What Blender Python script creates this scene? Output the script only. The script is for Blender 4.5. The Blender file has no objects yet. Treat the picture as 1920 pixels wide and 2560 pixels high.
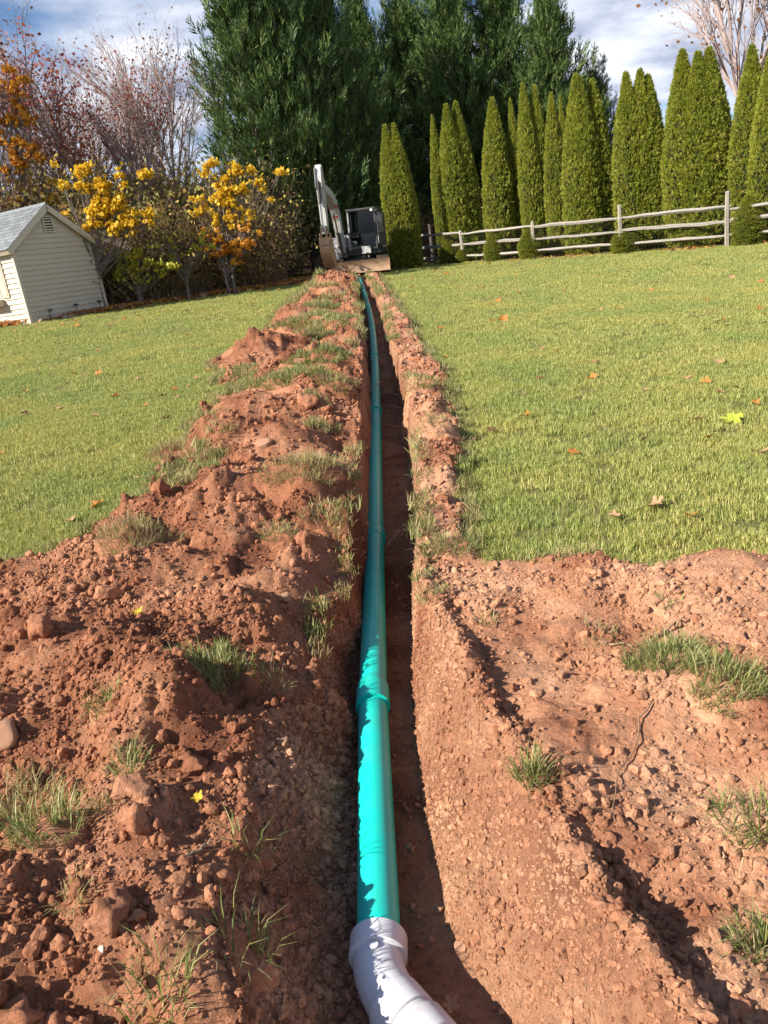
import bpy, bmesh, math, random
import numpy as np
from mathutils import Matrix, Vector, Euler
PI = math.pi
random.seed(7)
rng = np.random.default_rng(11)
scn = bpy.context.scene
col = scn.collection

# ------------------------------------------------------------------ camera
EYE = 1.28
PITCH, ROLL, FOC = math.radians(18.4), math.radians(8.4), 1923.0      # focal length in photo pixels (1920 x 2560)
Fv = np.array([0, math.cos(PITCH), -math.sin(PITCH)])
_u0 = np.array([0, math.sin(PITCH), math.cos(PITCH)]); _r0 = np.array([1., 0, 0])
Uv = math.cos(ROLL)*_u0 + math.sin(ROLL)*_r0
Rv = math.cos(ROLL)*_r0 - math.sin(ROLL)*_u0
cd = bpy.data.cameras.new('camera'); cam = bpy.data.objects.new('camera', cd); col.objects.link(cam)
cam.matrix_world = Matrix(((Rv[0], Uv[0], -Fv[0], 0), (Rv[1], Uv[1], -Fv[1], 0), (Rv[2], Uv[2], -Fv[2], EYE), (0, 0, 0, 1)))
cd.sensor_fit = 'VERTICAL'; cd.sensor_height = 36.0; cd.lens = 36.0*FOC/2560
cd.clip_start = 0.05; cd.clip_end = 2000
scn.camera = cam
scn.render.resolution_x, scn.render.resolution_y = 768, 1024

# ------------------------------------------------------------------ sun, sky, exposure
SUN_EL = math.radians(35)
SUN_TO = np.array([-0.91, -0.415])                                   # horizontal direction towards the sun
SUN_TO = SUN_TO/np.linalg.norm(SUN_TO)
sd = bpy.data.lights.new('sun', 'SUN'); sd.energy = 5.0; sd.angle = math.radians(0.53); sd.color = (1.0, .93, .82)
sun = bpy.data.objects.new('sun', sd); col.objects.link(sun)
_d = Vector((SUN_TO[0]*math.cos(SUN_EL), SUN_TO[1]*math.cos(SUN_EL), math.sin(SUN_EL)))
sun.rotation_euler = _d.to_track_quat('Z', 'Y').to_euler(); sun.location = (-20, -6, 30)
world = bpy.data.worlds.new('World'); scn.world = world; world.use_nodes = True
wn, wl = world.node_tree.nodes, world.node_tree.links
wn.clear()
def N(nodes, typ, **kw):
    n = nodes.new(typ)
    for k, v in kw.items():
        if k.startswith('i_'):
            key = k[2:]
            n.inputs[int(key) if key.isdigit() else key.replace('_', ' ')].default_value = v
        else: setattr(n, k, v)
    return n
sky = N(wn, 'ShaderNodeTexSky', sky_type='NISHITA', sun_disc=False, sun_elevation=SUN_EL,
        sun_rotation=math.atan2(SUN_TO[0], SUN_TO[1]), altitude=100, air_density=1.0, dust_density=0.6, ozone_density=2.0)
tc = N(wn, 'ShaderNodeTexCoord'); sep = N(wn, 'ShaderNodeSeparateXYZ')
wl.new(tc.outputs['Generated'], sep.inputs[0])
zc_ = N(wn, 'ShaderNodeMath', operation='MAXIMUM', i_1=0.0); wl.new(sep.outputs['Z'], zc_.inputs[0])
za = N(wn, 'ShaderNodeMath', operation='ADD', i_1=0.22); wl.new(zc_.outputs[0], za.inputs[0])
dv = N(wn, 'ShaderNodeVectorMath', operation='DIVIDE'); cz = N(wn, 'ShaderNodeCombineXYZ')
for i in range(3): wl.new(za.outputs[0], cz.inputs[i])
wl.new(tc.outputs['Generated'], dv.inputs[0]); wl.new(cz.outputs[0], dv.inputs[1])
mp = N(wn, 'ShaderNodeMapping'); mp.inputs['Location'].default_value = (3.1, 1.72, 0); mp.inputs['Scale'].default_value = (0.72, 1.0, 0)
mp.inputs['Rotation'].default_value = (0, 0, math.radians(-14))
wl.new(dv.outputs[0], mp.inputs['Vector'])
cn = N(wn, 'ShaderNodeTexNoise', i_Scale=1.7, i_Detail=9, i_Roughness=.55, i_Distortion=.35); wl.new(mp.outputs[0], cn.inputs['Vector'])
cr = N(wn, 'ShaderNodeValToRGB'); cr.color_ramp.elements[0].position = .35; cr.color_ramp.elements[1].position = .51
thn = N(wn, 'ShaderNodeMath', operation='MULTIPLY', i_1=.22); wl.new(zc_.outputs[0], thn.inputs[0])
sb_ = N(wn, 'ShaderNodeMath', operation='SUBTRACT'); wl.new(cn.outputs[0], sb_.inputs[0]); wl.new(thn.outputs[0], sb_.inputs[1])
wl.new(sb_.outputs[0], cr.inputs[0])
cn2 = N(wn, 'ShaderNodeTexNoise', i_Scale=4.4, i_Detail=7, i_Roughness=.55); wl.new(mp.outputs[0], cn2.inputs['Vector'])
cc = N(wn, 'ShaderNodeValToRGB'); cc.color_ramp.elements[0].position = .36; cc.color_ramp.elements[1].position = .64
cc.color_ramp.elements[0].color = (4.6, 5.2, 7.2, 1); cc.color_ramp.elements[1].color = (11.5, 12.0, 13.0, 1)
wl.new(cn2.outputs[0], cc.inputs[0])
skb = N(wn, 'ShaderNodeVectorMath', operation='MULTIPLY'); skb.inputs[1].default_value = (1.05, 1.2, 1.4); wl.new(sky.outputs[0], skb.inputs[0])
mx = N(wn, 'ShaderNodeMixRGB'); wl.new(cr.outputs[0], mx.inputs[0]); wl.new(skb.outputs[0], mx.inputs[1]); wl.new(cc.outputs[0], mx.inputs[2])
bg = N(wn, 'ShaderNodeBackground', i_Strength=0.05); wl.new(mx.outputs[0], bg.inputs[0])
wo = N(wn, 'ShaderNodeOutputWorld'); wl.new(bg.outputs[0], wo.inputs[0])
vs = scn.view_settings
vs.view_transform = 'Standard'; vs.look = 'None'; vs.gamma = 1.0; vs.use_curve_mapping = False; vs.exposure = 1.0
scn.render.engine = 'CYCLES'
scn.cycles.max_bounces = 6; scn.cycles.transparent_max_bounces = 8; scn.cycles.diffuse_bounces = 3; scn.cycles.use_denoising = True

# ------------------------------------------------------------------ object helpers
def tag(o, label=None, cat=None, group=None, kind=None):
    if label: o['label'] = label
    if cat: o['category'] = cat
    if group: o['group'] = group
    if kind: o['kind'] = kind
    return o
def mesh_np(name, V, faces, mats, smooth=False, midx=None):
    """V (n,3); faces: list of int arrays (m,3)/(m,4)."""
    me = bpy.data.meshes.new(name)
    V = np.ascontiguousarray(V, np.float32)
    fl = [np.asarray(f, np.int32) for f in faces if len(f)]
    tot = np.concatenate([np.full(len(f), f.shape[1], np.int32) for f in fl])
    loops = np.concatenate([f.ravel() for f in fl])
    me.vertices.add(len(V)); me.vertices.foreach_set('co', V.ravel())
    me.loops.add(len(loops)); me.loops.foreach_set('vertex_index', loops)
    me.polygons.add(len(tot))
    st = np.concatenate([[0], np.cumsum(tot)[:-1]]).astype(np.int32)
    me.polygons.foreach_set('loop_start', st); me.polygons.foreach_set('loop_total', tot)
    me.polygons.foreach_set('use_smooth', np.full(len(tot), bool(smooth)))
    if midx is not None: me.polygons.foreach_set('material_index', np.asarray(midx, np.int32))
    for m in (mats if isinstance(mats, (list, tuple)) else [mats]): me.materials.append(m)
    me.update(calc_edges=True)
    return me
def link(name, me, parent=None, loc=None):
    o = bpy.data.objects.new(name, me); col.objects.link(o)
    if parent is not None: o.parent = parent
    if loc is not None: o.location = loc
    return o
def empty(name, loc=(0, 0, 0), rz=0):
    o = bpy.data.objects.new(name, None); col.objects.link(o); o.location = loc; o.rotation_euler = (0, 0, rz)
    o.empty_display_size = .1
    return o
def copy_tree(o, parent=None):
    c = o.copy(); col.objects.link(c); c.parent = parent
    for ch in o.children: copy_tree(ch, c)
    return c
class MB:
    """collects shapes into one mesh"""
    def __init__(s): s.V = []; s.Q = []; s.T = []; s.n = 0
    def add(s, V, Q=(), T=()):
        V = np.asarray(V, float); s.V.append(V)
        if len(Q): s.Q.append(np.asarray(Q)+s.n)
        if len(T): s.T.append(np.asarray(T)+s.n)
        s.n += len(V); return s
    def box(s, a, b, bev=0):
        (x0, y0, z0), (x1, y1, z1) = a, b
        if bev <= 0:
            V = [(x, y, z) for z in (z0, z1) for y in (y0, y1) for x in (x0, x1)]
            return s.add(V, [(0, 2, 3, 1), (4, 5, 7, 6), (0, 1, 5, 4), (2, 6, 7, 3), (0, 4, 6, 2), (1, 3, 7, 5)])
        bm = bmesh.new(); bmesh.ops.create_cube(bm, size=1)
        for v in bm.verts: v.co = Vector(((x0+x1)/2+v.co.x*(x1-x0), (y0+y1)/2+v.co.y*(y1-y0), (z0+z1)/2+v.co.z*(z1-z0)))
        bmesh.ops.bevel(bm, geom=bm.edges[:], offset=bev, segments=2, profile=.7, affect='EDGES')
        return s.bm(bm)
    def bm(s, bm):
        bmesh.ops.triangulate(bm, faces=bm.faces[:]); bm.verts.index_update()
        V = [v.co[:] for v in bm.verts]; T = [[v.index for v in f.verts] for f in bm.faces]; bm.free()
        return s.add(V, T=T)
    def tube(s, pts, rad, k=8, cap=True, rot=0):
        pts = np.asarray(pts, float); n = len(pts)
        rad = np.broadcast_to(np.asarray(rad, float), (n,))
        tan = np.gradient(pts, axis=0); tan /= np.linalg.norm(tan, axis=1)[:, None]+1e-9
        up = np.array([0, 0, 1.]) if abs(tan[0][2]) < .9 else np.array([1., 0, 0])
        V = []
        for i in range(n):
            a = np.cross(tan[i], up); a /= np.linalg.norm(a)+1e-9; b = np.cross(a, tan[i])
            th = np.arange(k)*2*PI/k+rot
            V.append(pts[i]+rad[i]*(np.cos(th)[:, None]*a+np.sin(th)[:, None]*b))
        V = np.concatenate(V)
        Q = [(i*k+j, i*k+(j+1) % k, (i+1)*k+(j+1) % k, (i+1)*k+j) for i in range(n-1) for j in range(k)]
        T = []
        if cap:
            V = np.concatenate([V, pts[:1], pts[-1:]])
            T = [((j+1) % k, j, n*k) for j in range(k)]+[((n-1)*k+j, (n-1)*k+(j+1) % k, n*k+1) for j in range(k)]
        return s.add(V, Q, T)
    def prism(s, poly, w0, w1, frame=None):
        """poly of (a,b) extruded from w0 to w1; frame maps (a,b,w)->xyz"""
        n = len(poly); P = np.array(poly, float)
        bm = bmesh.new()
        v0 = [bm.verts.new((p[0], p[1], w0)) for p in P]; v1 = [bm.verts.new((p[0], p[1], w1)) for p in P]
        bm.faces.new(v0[::-1]); bm.faces.new(v1)
        for i in range(n): bm.faces.new((v0[i], v0[(i+1) % n], v1[(i+1) % n], v1[i]))
        bmesh.ops.recalc_face_normals(bm, faces=bm.faces[:])
        if frame:
            for v in bm.verts: v.co = Vector(frame(*v.co))
        return s.bm(bm)
    def mesh(s, name, mat, smooth=False):
        return mesh_np(name, np.concatenate(s.V), [np.concatenate(q) for q in (s.Q, s.T) if q], mat, smooth)
    def build(s, name, mat, parent=None, smooth=False, loc=None):
        return link(name, s.mesh(name, mat, smooth), parent, loc)
def autosmooth(o, ang=35):
    me = o.data
    me.polygons.foreach_set('use_smooth', np.ones(len(me.polygons), bool))
    me.set_sharp_from_angle(angle=math.radians(ang))
    return o

# ------------------------------------------------------------------ materials
def new_mat(name):
    m = bpy.data.materials.new(name); m.use_nodes = True
    nt = m.node_tree; nt.nodes.clear()
    out = N(nt.nodes, 'ShaderNodeOutputMaterial')
    return m, nt.nodes, nt.links, out
def mat(name, c, rough=.6, c2=None, scale=6, detail=4, metal=0, bump=0, bscale=30, coord='Object', spec=.5, lo=.35, hi=.65, stretch=None, rnd=0):
    m, n, l, out = new_mat(name)
    p = N(n, 'ShaderNodeBsdfPrincipled', i_Roughness=rough, i_Metallic=metal)
    p.inputs['Specular IOR Level'].default_value = spec
    p.inputs['Base Color'].default_value = (*c, 1)
    t = N(n, 'ShaderNodeTexCoord'); src = t.outputs[coord]
    if stretch:
        mpp = N(n, 'ShaderNodeMapping'); mpp.inputs['Scale'].default_value = stretch; l.new(src, mpp.inputs[0]); src = mpp.outputs[0]
    colout = None
    if c2:
        nz = N(n, 'ShaderNodeTexNoise', i_Scale=scale, i_Detail=detail, i_Roughness=.6); l.new(src, nz.inputs['Vector'])
        r = N(n, 'ShaderNodeValToRGB'); r.color_ramp.elements[0].position = lo; r.color_ramp.elements[1].position = hi
        r.color_ramp.elements[0].color = (*c, 1); r.color_ramp.elements[1].color = (*c2, 1)
        l.new(nz.outputs[0], r.inputs[0]); colout = r.outputs[0]
    if rnd:
        oi = N(n, 'ShaderNodeObjectInfo'); mr = N(n, 'ShaderNodeMapRange'); mr.inputs[3].default_value = 1-rnd; mr.inputs[4].default_value = 1+rnd
        l.new(oi.outputs['Random'], mr.inputs[0])
        hs = N(n, 'ShaderNodeHueSaturation'); hs.inputs['Color'].default_value = (*c, 1)
        if colout: l.new(colout, hs.inputs['Color'])
        l.new(mr.outputs[0], hs.inputs['Value']); colout = hs.outputs[0]
    if colout: l.new(colout, p.inputs['Base Color'])
    if bump:
        nb = N(n, 'ShaderNodeTexNoise', i_Scale=bscale, i_Detail=5, i_Roughness=.6); l.new(src, nb.inputs['Vector'])
        b = N(n, 'ShaderNodeBump', i_Strength=bump, i_Distance=.02); l.new(nb.outputs[0], b.inputs['Height']); l.new(b.outputs[0], p.inputs['Normal'])
    l.new(p.outputs[0], out.inputs[0])
    return m
def leaf_mat(name, cols, rough=.55, trans=.35, patch=0, patch_cols=None, island=True):
    """leaf/blade colours picked per leaf; some light passes through"""
    m, n, l, out = new_mat(name)
    g = N(n, 'ShaderNodeNewGeometry')
    r = N(n, 'ShaderNodeValToRGB'); e = r.color_ramp.elements
    while len(e) < len(cols): e.new(.5)
    for i, c in enumerate(cols): e[i].position = i/(len(cols)-1) if len(cols) > 1 else 0; e[i].color = (*c, 1)
    l.new(g.outputs['Random Per Island'], r.inputs[0]); c_out = r.outputs[0]
    if patch:
        nz = N(n, 'ShaderNodeTexNoise', i_Scale=patch, i_Detail=4, i_Roughness=.6); l.new(g.outputs['Position'], nz.inputs['Vector'])
        rr = N(n, 'ShaderNodeValToRGB'); rr.color_ramp.elements[0].position = .36; rr.color_ramp.elements[1].position = .64
        rr.color_ramp.elements[0].color = (*patch_cols[0], 1); rr.color_ramp.elements[1].color = (*patch_cols[1], 1)
        l.new(nz.outputs[0], rr.inputs[0])
        mm = N(n, 'ShaderNodeMixRGB', blend_type='MULTIPLY', i_Fac=1.0); l.new(c_out, mm.inputs[1]); l.new(rr.outputs[0], mm.inputs[2]); c_out = mm.outputs[0]
    p = N(n, 'ShaderNodeBsdfPrincipled', i_Roughness=rough); p.inputs['Specular IOR Level'].default_value = .3
    tr = N(n, 'ShaderNodeBsdfTranslucent'); ms = N(n, 'ShaderNodeMixShader', i_Fac=trans)
    l.new(c_out, p.inputs['Base Color']); l.new(c_out, tr.inputs['Color'])
    l.new(p.outputs[0], ms.inputs[1]); l.new(tr.outputs[0], ms.inputs[2]); l.new(ms.outputs[0], out.inputs[0])
    return m
def soil_mat(name, dry, mid, wet, clump=7, bdist=.012):
    m, n, l, out = new_mat(name)
    g = N(n, 'ShaderNodeNewGeometry'); pos = g.outputs['Position']
    oi = N(n, 'ShaderNodeObjectInfo')
    a = N(n, 'ShaderNodeTexNoise', i_Scale=clump*.3, i_Detail=7, i_Roughness=.62, i_Distortion=.4); l.new(pos, a.inputs['Vector'])
    r = N(n, 'ShaderNodeValToRGB'); e = r.color_ramp.elements; e.new(.5)
    for i, (q, c) in enumerate(((.38, wet), (.49, mid), (.61, dry))): e[i].position = q; e[i].color = (*c, 1)
    l.new(a.outputs[0], r.inputs[0])
    b = N(n, 'ShaderNodeTexNoise', i_Scale=clump*9, i_Detail=6, i_Roughness=.7); l.new(pos, b.inputs['Vector'])
    mr = N(n, 'ShaderNodeMapRange'); mr.inputs[1].default_value = .3; mr.inputs[2].default_value = .7; mr.inputs[3].default_value = .72; mr.inputs[4].default_value = 1.25
    l.new(b.outputs[0], mr.inputs[0])
    ov = N(n, 'ShaderNodeMapRange'); ov.inputs[3].default_value = .8; ov.inputs[4].default_value = 1.18; l.new(oi.outputs['Random'], ov.inputs[0])
    mu = N(n, 'ShaderNodeMath', operation='MULTIPLY'); l.new(mr.outputs[0], mu.inputs[0]); l.new(ov.outputs[0], mu.inputs[1])
    hs = N(n, 'ShaderNodeHueSaturation'); l.new(r.outputs[0], hs.inputs['Color']); l.new(mu.outputs[0], hs.inputs['Value'])
    p = N(n, 'ShaderNodeBsdfPrincipled', i_Roughness=.93); p.inputs['Specular IOR Level'].default_value = .15
    l.new(hs.outputs[0], p.inputs['Base Color'])
    c = N(n, 'ShaderNodeTexNoise', i_Scale=70, i_Detail=8, i_Roughness=.72); l.new(pos, c.inputs['Vector'])
    c2 = N(n, 'ShaderNodeTexNoise', i_Scale=21, i_Detail=6, i_Roughness=.65); l.new(pos, c2.inputs['Vector'])
    ad = N(n, 'ShaderNodeMath', operation='MULTIPLY_ADD', i_1=2.2); l.new(c2.outputs[0], ad.inputs[0]); l.new(c.outputs[0], ad.inputs[2])
    bp = N(n, 'ShaderNodeBump', i_Strength=.8, i_Distance=bdist); l.new(ad.outputs[0], bp.inputs['Height']); l.new(bp.outputs[0], p.inputs['Normal'])
    l.new(p.outputs[0], out.inputs[0])
    return m
M = {}
M['soil'] = soil_mat('red_soil', (.43, .205, .115), (.34, .142, .074), (.21, .080, .042))
M['soil_dry'] = soil_mat('dry_soil', (.50, .275, .165), (.43, .21, .118), (.29, .122, .066))
M['trench'] = soil_mat('trench_soil', (.49, .265, .155), (.39, .185, .105), (.22, .09, .05), 5, .03)
M['lawn'] = mat('lawn_thatch', (.10, .11, .03), .95, (.2, .17, .075), scale=3.0, bump=.5, bscale=60, spec=.1)
M['blade'] = leaf_mat('grass_blade', [(.21, .26, .055), (.35, .385, .10), (.48, .475, .16), (.64, .57, .28)], .5, .36, 1.1, [(.80, .9, .8), (1.12, 1.05, .95)])
M['tuft'] = leaf_mat('tuft_blade', [(.10, .15, .035), (.19, .23, .06), (.30, .31, .10), (.50, .43, .24)], .5, .35)
M['dry_tuft'] = leaf_mat('straw_blade', [(.22, .24, .07), (.34, .30, .12), (.45, .36, .18), (.3, .2, .1)], .6, .3)

# ------------------------------------------------------------------ noise
def _h(ix, iy, s):
    ix = ix.astype(np.int64); iy = iy.astype(np.int64)
    h = (ix*374761393 + iy*668265263 + s*2147483647) & 0xFFFFFFFF
    h = ((h ^ (h >> 13))*1274126177) & 0xFFFFFFFF
    h = ((h ^ (h >> 16))*2246822519) & 0xFFFFFFFF
    return ((h ^ (h >> 15)) & 0xFFFFFF)/float(0xFFFFFF)
def vnoise(x, y, s=0):
    x0 = np.floor(x); y0 = np.floor(y); fx = x-x0; fy = y-y0
    fx = fx*fx*fx*(fx*(fx*6-15)+10); fy = fy*fy*fy*(fy*(fy*6-15)+10)
    a = _h(x0, y0, s); b = _h(x0+1, y0, s); c = _h(x0, y0+1, s); d = _h(x0+1, y0+1, s)
    return (a+(b-a)*fx)*(1-fy)+(c+(d-c)*fx)*fy - .5
def fbm(x, y, s=0, o=4, g=.5):
    v = 0; a = 1
    for i in range(o):
        v = v+a*vnoise(x*2**i+17.3*i, y*2**i-9.1*i, s+i); a *= g
    return v
def domes(x, y, s, rlo=.25, rhi=.75, keep=.75):
    """rounded clods: one per cell, uneven size"""
    x0 = np.floor(x); y0 = np.floor(y); out = np.zeros_like(x)
    for i in (-1, 0, 1):
        for j in (-1, 0, 1):
            cx, cy = x0+i, y0+j
            r = rlo+(rhi-rlo)*_h(cx, cy, s+5)**1.6
            dx = x-cx-_h(cx, cy, s); dy = y-cy-_h(cx, cy, s+1)
            an = _h(cx, cy, s+7)*PI; ca, sa = np.cos(an), np.sin(an)
            u = dx*ca+dy*sa; w = (-dx*sa+dy*ca)*(1+.5*_h(cx, cy, s+9))
            q = 1-(u*u+w*w)/(r*r)
            hgt = np.where(_h(cx, cy, s+3) < keep, r*np.sqrt(np.maximum(q, 0)), 0)
            out = np.maximum(out, hgt)
    return out
def sst(a, b, t):
    t = np.clip((t-a)/(b-a), 0, 1); return t*t*(3-2*t)

# ------------------------------------------------------------------ the terrain
def G(x, y):
    """natural grade: rises away from the camera, falls gently to one side"""
    x = np.asarray(x, float); y = np.asarray(y, float)
    xe = 16*np.tanh(x/16)
    return -.045*xe + .0276*55*np.tanh((y-2.3)/55)*1.02
D_PIPE = .107
_py = [.2, 1.43, 2.45, 3.24, 4.54, 5.5, 6.87, 9.2, 11.5, 13.9, 16.5, 19.7, 24.3, 26.4, 30]
_px = [-.165, -.163, -.143, -.112, -.06, -.02, .045, .14, .212, .27, .303, .324, .335, .31, .3]
def pipe_x(y): return np.interp(y, _py, _px)
def pipe_z(y): return EYE+np.interp(y, [0, 4.2, 7.2, 12, 18, 23, 25.5, 26.4, 30], [-1.555, -1.54, -1.40, -1.20, -.98, -.80, -.71, -.64, -.64])
def floor_z(y): return np.minimum(pipe_z(y)-D_PIPE/2-.012, G(pipe_x(y), y)-.02)
def FL(y): return XL(y)+np.maximum(np.interp(y, [.5, 1.2, 2.2, 2.6, 3.3, 27], [.09, .08, .07, .05, .04, .035]), (pipe_x(y)-.05-XL(y))*sst(3.0, 2.4, y))
def FR(y): return np.maximum(np.interp(y, [.5, 1.0, 1.24, 1.5, 1.8, 2.36, 2.87, 3.3, 4.04, 4.55, 5.6, 6.9, 9.1, 14, 17.8, 20.6, 27], [.2, .14, .10, .0, .0, -.005, .03, .065, .145, .18, .235, .285, .33, .45, .48, .49, .5]), pipe_x(y)+.09)+.016*fbm(np.asarray(y)*3.1, np.asarray(y)*0+2, 31)
def XL(y):
    y = np.asarray(y, float)
    b = -.02*(y < 3)+np.interp(y, [.3, 1.0, 1.15, 1.35, 1.5, 1.7, 2.07, 2.35, 2.87, 3.15, 3.9, 5.5, 7.5, 11.6, 15.7, 27], [-.5, -.36, -.39, -.47, -.45, -.435, -.47, -.30, -.275, -.20, -.14, -.055, .0, .075, .12, .16])
    return np.minimum(b+.03*fbm(y*2.3, y*0+5, 33), pipe_x(y)-.062)
def XR(y): return np.maximum(np.interp(y, [.5, .99, 1.16, 1.38, 1.58, 1.9, 2.38, 2.8], [.5, .36, .315, .275, .245, .195, .145, .1]), FR(y)+np.interp(y, [2, 3.5, 8, 27], [.09, .075, .08, .09]))
def XO(y): return np.interp(y, [0, 3.3, 3.54, 3.8, 4.2, 5.1, 6.2, 7.6, 9.5, 11, 14, 19, 26.6, 27.6], [-6, -5, -1.8, -1.55, -1.45, -1.28, -1.38, -1.36, -1.75, -1.5, -1.42, -1.38, -1.1, -.1])
def XRO(y): return np.interp(y, [0, 2.48, 2.66, 2.98, 3.65, 4.4, 5.6, 7.6, 9.4, 11.9, 16.2, 24, 27.6], [6, 5, 1.0, .32, .38, .51, .60, .76, .70, .76, .82, .88, .5])
MOUNDS = [(-.64, 2.78, .26, .12), (-.95, 2.5, .22, .08), (-.7, 2.1, .2, .07), (-1.05, 1.6, .22, .08), (-.62, 1.35, .2, .06), (-.8, 3.2, .2, .08), (-.43, 4.05, .28, .07), (-1.4, 3.15, .35, .12), (-1.1, 2.3, .3, .05), (-1.5, 9.5, .3, .15), (-1.22, 9.9, .35, .16), (-1.3, 9.2, .25, .08), (-.9, 9.8, .3, .08),
          (-.41, 8.6, .5, .08), (-1.1, 13.4, .55, .18), (-.42, 17.7, .9, .14), (-.75, 5.1, .4, .10), (-.93, 4.1, .35, .08), (-.5, 6.6, .5, .10), (-.55, 11.5, .4, .10),
          (-.7, 15.5, .6, .16), (-.35, 22, .7, .24), (-.6, 25.5, .6, .22), (-.9, 6.0, .35, .08), (-.75, 1.75, .25, .06), (-.95, 1.2, .3, .05),
          (1.24, 2.5, .22, .09), (.66, 2.5, .14, .05), (.92, 2.45, .13, .045), (.33, 2.62, .1, .05), (.42, 4.9, .13, .07), (.32, 3.65, .1, .06), (.48, 6.4, .16, .10), (.45, 5.5, .14, .08),
          (.5, 8.1, .16, .08), (.6, 11.1, .2, .09), (.62, 14.5, .25, .09), (.66, 19, .3, .13), (.7, 24, .5, .18)]
def masks(x, y):
    n = .10*fbm(x*3.1, y*3.1, 41, 4)+.05*fbm(x*11, y*11, 43, 3)
    yn = y+sst(4.2, 3.4, y)*(.22*fbm(x*2.4, y*1.2, 45, 3)+.05*fbm(x*12, y*6, 46, 2))
    left = sst(-.05, .05, x-XO(yn)+n*(1+y*.05))*(x < XL(y)+.01)
    right = sst(-.04, .04, XRO(yn)-x+n*(.7+y*.02))*(x > XR(y)-.01)
    edge = sst(27.5, 26.9, y+n)
    return left*edge, right*edge
def H(x, y, detail=True):
    x = np.asarray(x, float); y = np.asarray(y, float)
    g = G(x, y); xl, xr, fl, fr = XL(y), XR(y), FL(y), FR(y)
    xx = np.where(x < (xl+xr)/2, np.minimum(x, xl), np.maximum(x, xr))
    ml, mr = masks(xx, y)
    lev = np.interp(y, [0, 1.5, 2.5, 3.3, 4.5, 9, 14, 27], [.0, .0, .01, .05, .08, .10, .10, .10])
    tl = np.clip((xx-XO(y))/np.maximum(xl-XO(y), .2), 0, 1)
    bankL = lev*sst(0, .35, tl)*(1-.8*sst(.3, .03, xl-xx)*sst(7, 6, y))*(1+.55*fbm(xx*1.6, y*1.3, 51, 3))+.02*ml
    bankR = np.interp(y, [0, 1.5, 2.4, 3, 6, 27], [.02, .02, .03, .05, .06, .08])*(1+.8*fbm(xx*2.5, y*1.7, 53, 3))
    md = np.zeros_like(g)
    for (a, b, r, h) in MOUNDS:
        d2 = ((xx-a)**2+(y-b)**2)/(r*r); md = md+h*np.exp(-d2*1.3)
    lipd = .06*sst(3.9, 3.2, y)+.075*sst(.26, .02, xl-xx)*sst(2.0, 2.3, y)*sst(3.7, 3.3, y)
    z = g + ml*(bankL+md-lipd) + mr*(bankR+md)
    # shallow step beside the trench rim near the camera
    near = sst(2.9, 2.2, y)
    z = z - mr*near*.038*np.clip(1+2.2*fbm(xx*1.2, y*2.6, 111, 3), 0, 2)*sst(.03, .10, xx-xr)*sst(.75, .3, xx-xr)
    z = z + mr*near*.035*fbm(xx*2.2, y*2.2, 57, 4)
    soil = np.maximum(ml, mr)
    if detail:
        wx = x+.05*fbm(x*9, y*9, 61, 3); wy = y+.05*fbm(x*9+5, y*9, 63, 3)
        rough_l = ml*np.interp(y, [0, 3, 12, 27], [1, 1, 1, 1.2]); rough_r = mr*np.interp(y, [0, 2.8, 3.3, 27], [.34, .45, .8, 1.0])
        k = rough_l+rough_r
        rid = .5+fbm(x*1.9, y*1.9, 69, 3)          # where clods gather
        pat = sst(.30, .75, rid)
        inner = (x > xl-.02)*(x < xr+.02)
        k = k*np.where(inner, .5, 1)*(1-.45*sst(.22, .05, xl-x)*(x < xl)*(y < 3.4))
        z = z+k*(.10*fbm(wx*3.7, wy*3.7, 71, 4)+rough_l*(.10*fbm(wx*1.7+3, wy*1.7, 73, 2)+.12*pat*domes(wx*2.7+.4, wy*2.7, 79, .25, .7, .6))+.085*pat*domes(wx*5.2, wy*5.2, 81, .2, .7, .55)
                 +(.35+.65*pat)*(.048*domes(wx*11.5, wy*11.5, 83, .25, .7, .7)+.022*domes(wx*25, wy*25, 85, .3, .7, .8)+.010*domes(x*52, y*52, 86, .3, .7, .8)))
        z = z+(1-soil)*(.014*fbm(x*2.1, y*2.1, 91, 4))
    # the trench itself
    fz = floor_z(y)+.012*fbm(x*8, y*8, 95, 4)+.010*domes(x*14, y*14, 97, .15, .5, .4)
    wlft = np.clip((x-xl)/np.maximum(fl-xl, .02), 0, 1); wrgt = np.clip((xr-x)/np.maximum(xr-fr, .02), 0, 1)
    wob = .24*fbm(x*4.5, y*4.5, 99, 5)+.16*(domes(x*8, y*8, 101, .2, .6, .55)-.12)+.05*domes(x*21, y*21, 109, .25, .7, .7)
    sl = np.clip(wlft+wob*np.sin(PI*wlft)*np.interp(y, [2.4, 3], [1.7, 1.0]), 0, 1)**np.interp(y, [2.4, 3], [.62, .75]); sr = np.clip(wrgt-wob*np.sin(PI*wrgt)*1.0, 0, 1)**1.05
    s = np.where(x < (xl+xr)/2, sl, sr)
    end = sst(27.2, 26.5, y)*(x > xl)*(x < xr)
    ww = np.where(x < (xl+xr)/2, wlft, wrgt); fz = fz+np.sin(PI*ww)*sst(3.6, 2.4, y)*(.085*fbm(x*5.5, y*5.5, 103, 5)+.04*domes(x*10, y*10, 105, .2, .6, .6)+.012*domes(x*27, y*27, 107, .3, .7, .7))
    return z*(1-s*end)+fz*s*end
def surf(px, py):
    """photo pixel -> first point on the terrain along that direction"""
    d = Fv+Rv*(px-960)/FOC-Uv*(py-1280)/FOC
    t = np.geomspace(.5, 60, 1500); P = d[None]*t[:, None]
    zz = H(P[:, 0], P[:, 1], False)
    hit = np.nonzero(EYE+P[:, 2] < zz)[0]
    p = P[hit[0]] if len(hit) else P[-1]
    return np.array([p[0], p[1], float(H(p[:1], p[1:2])[0])])
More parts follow.
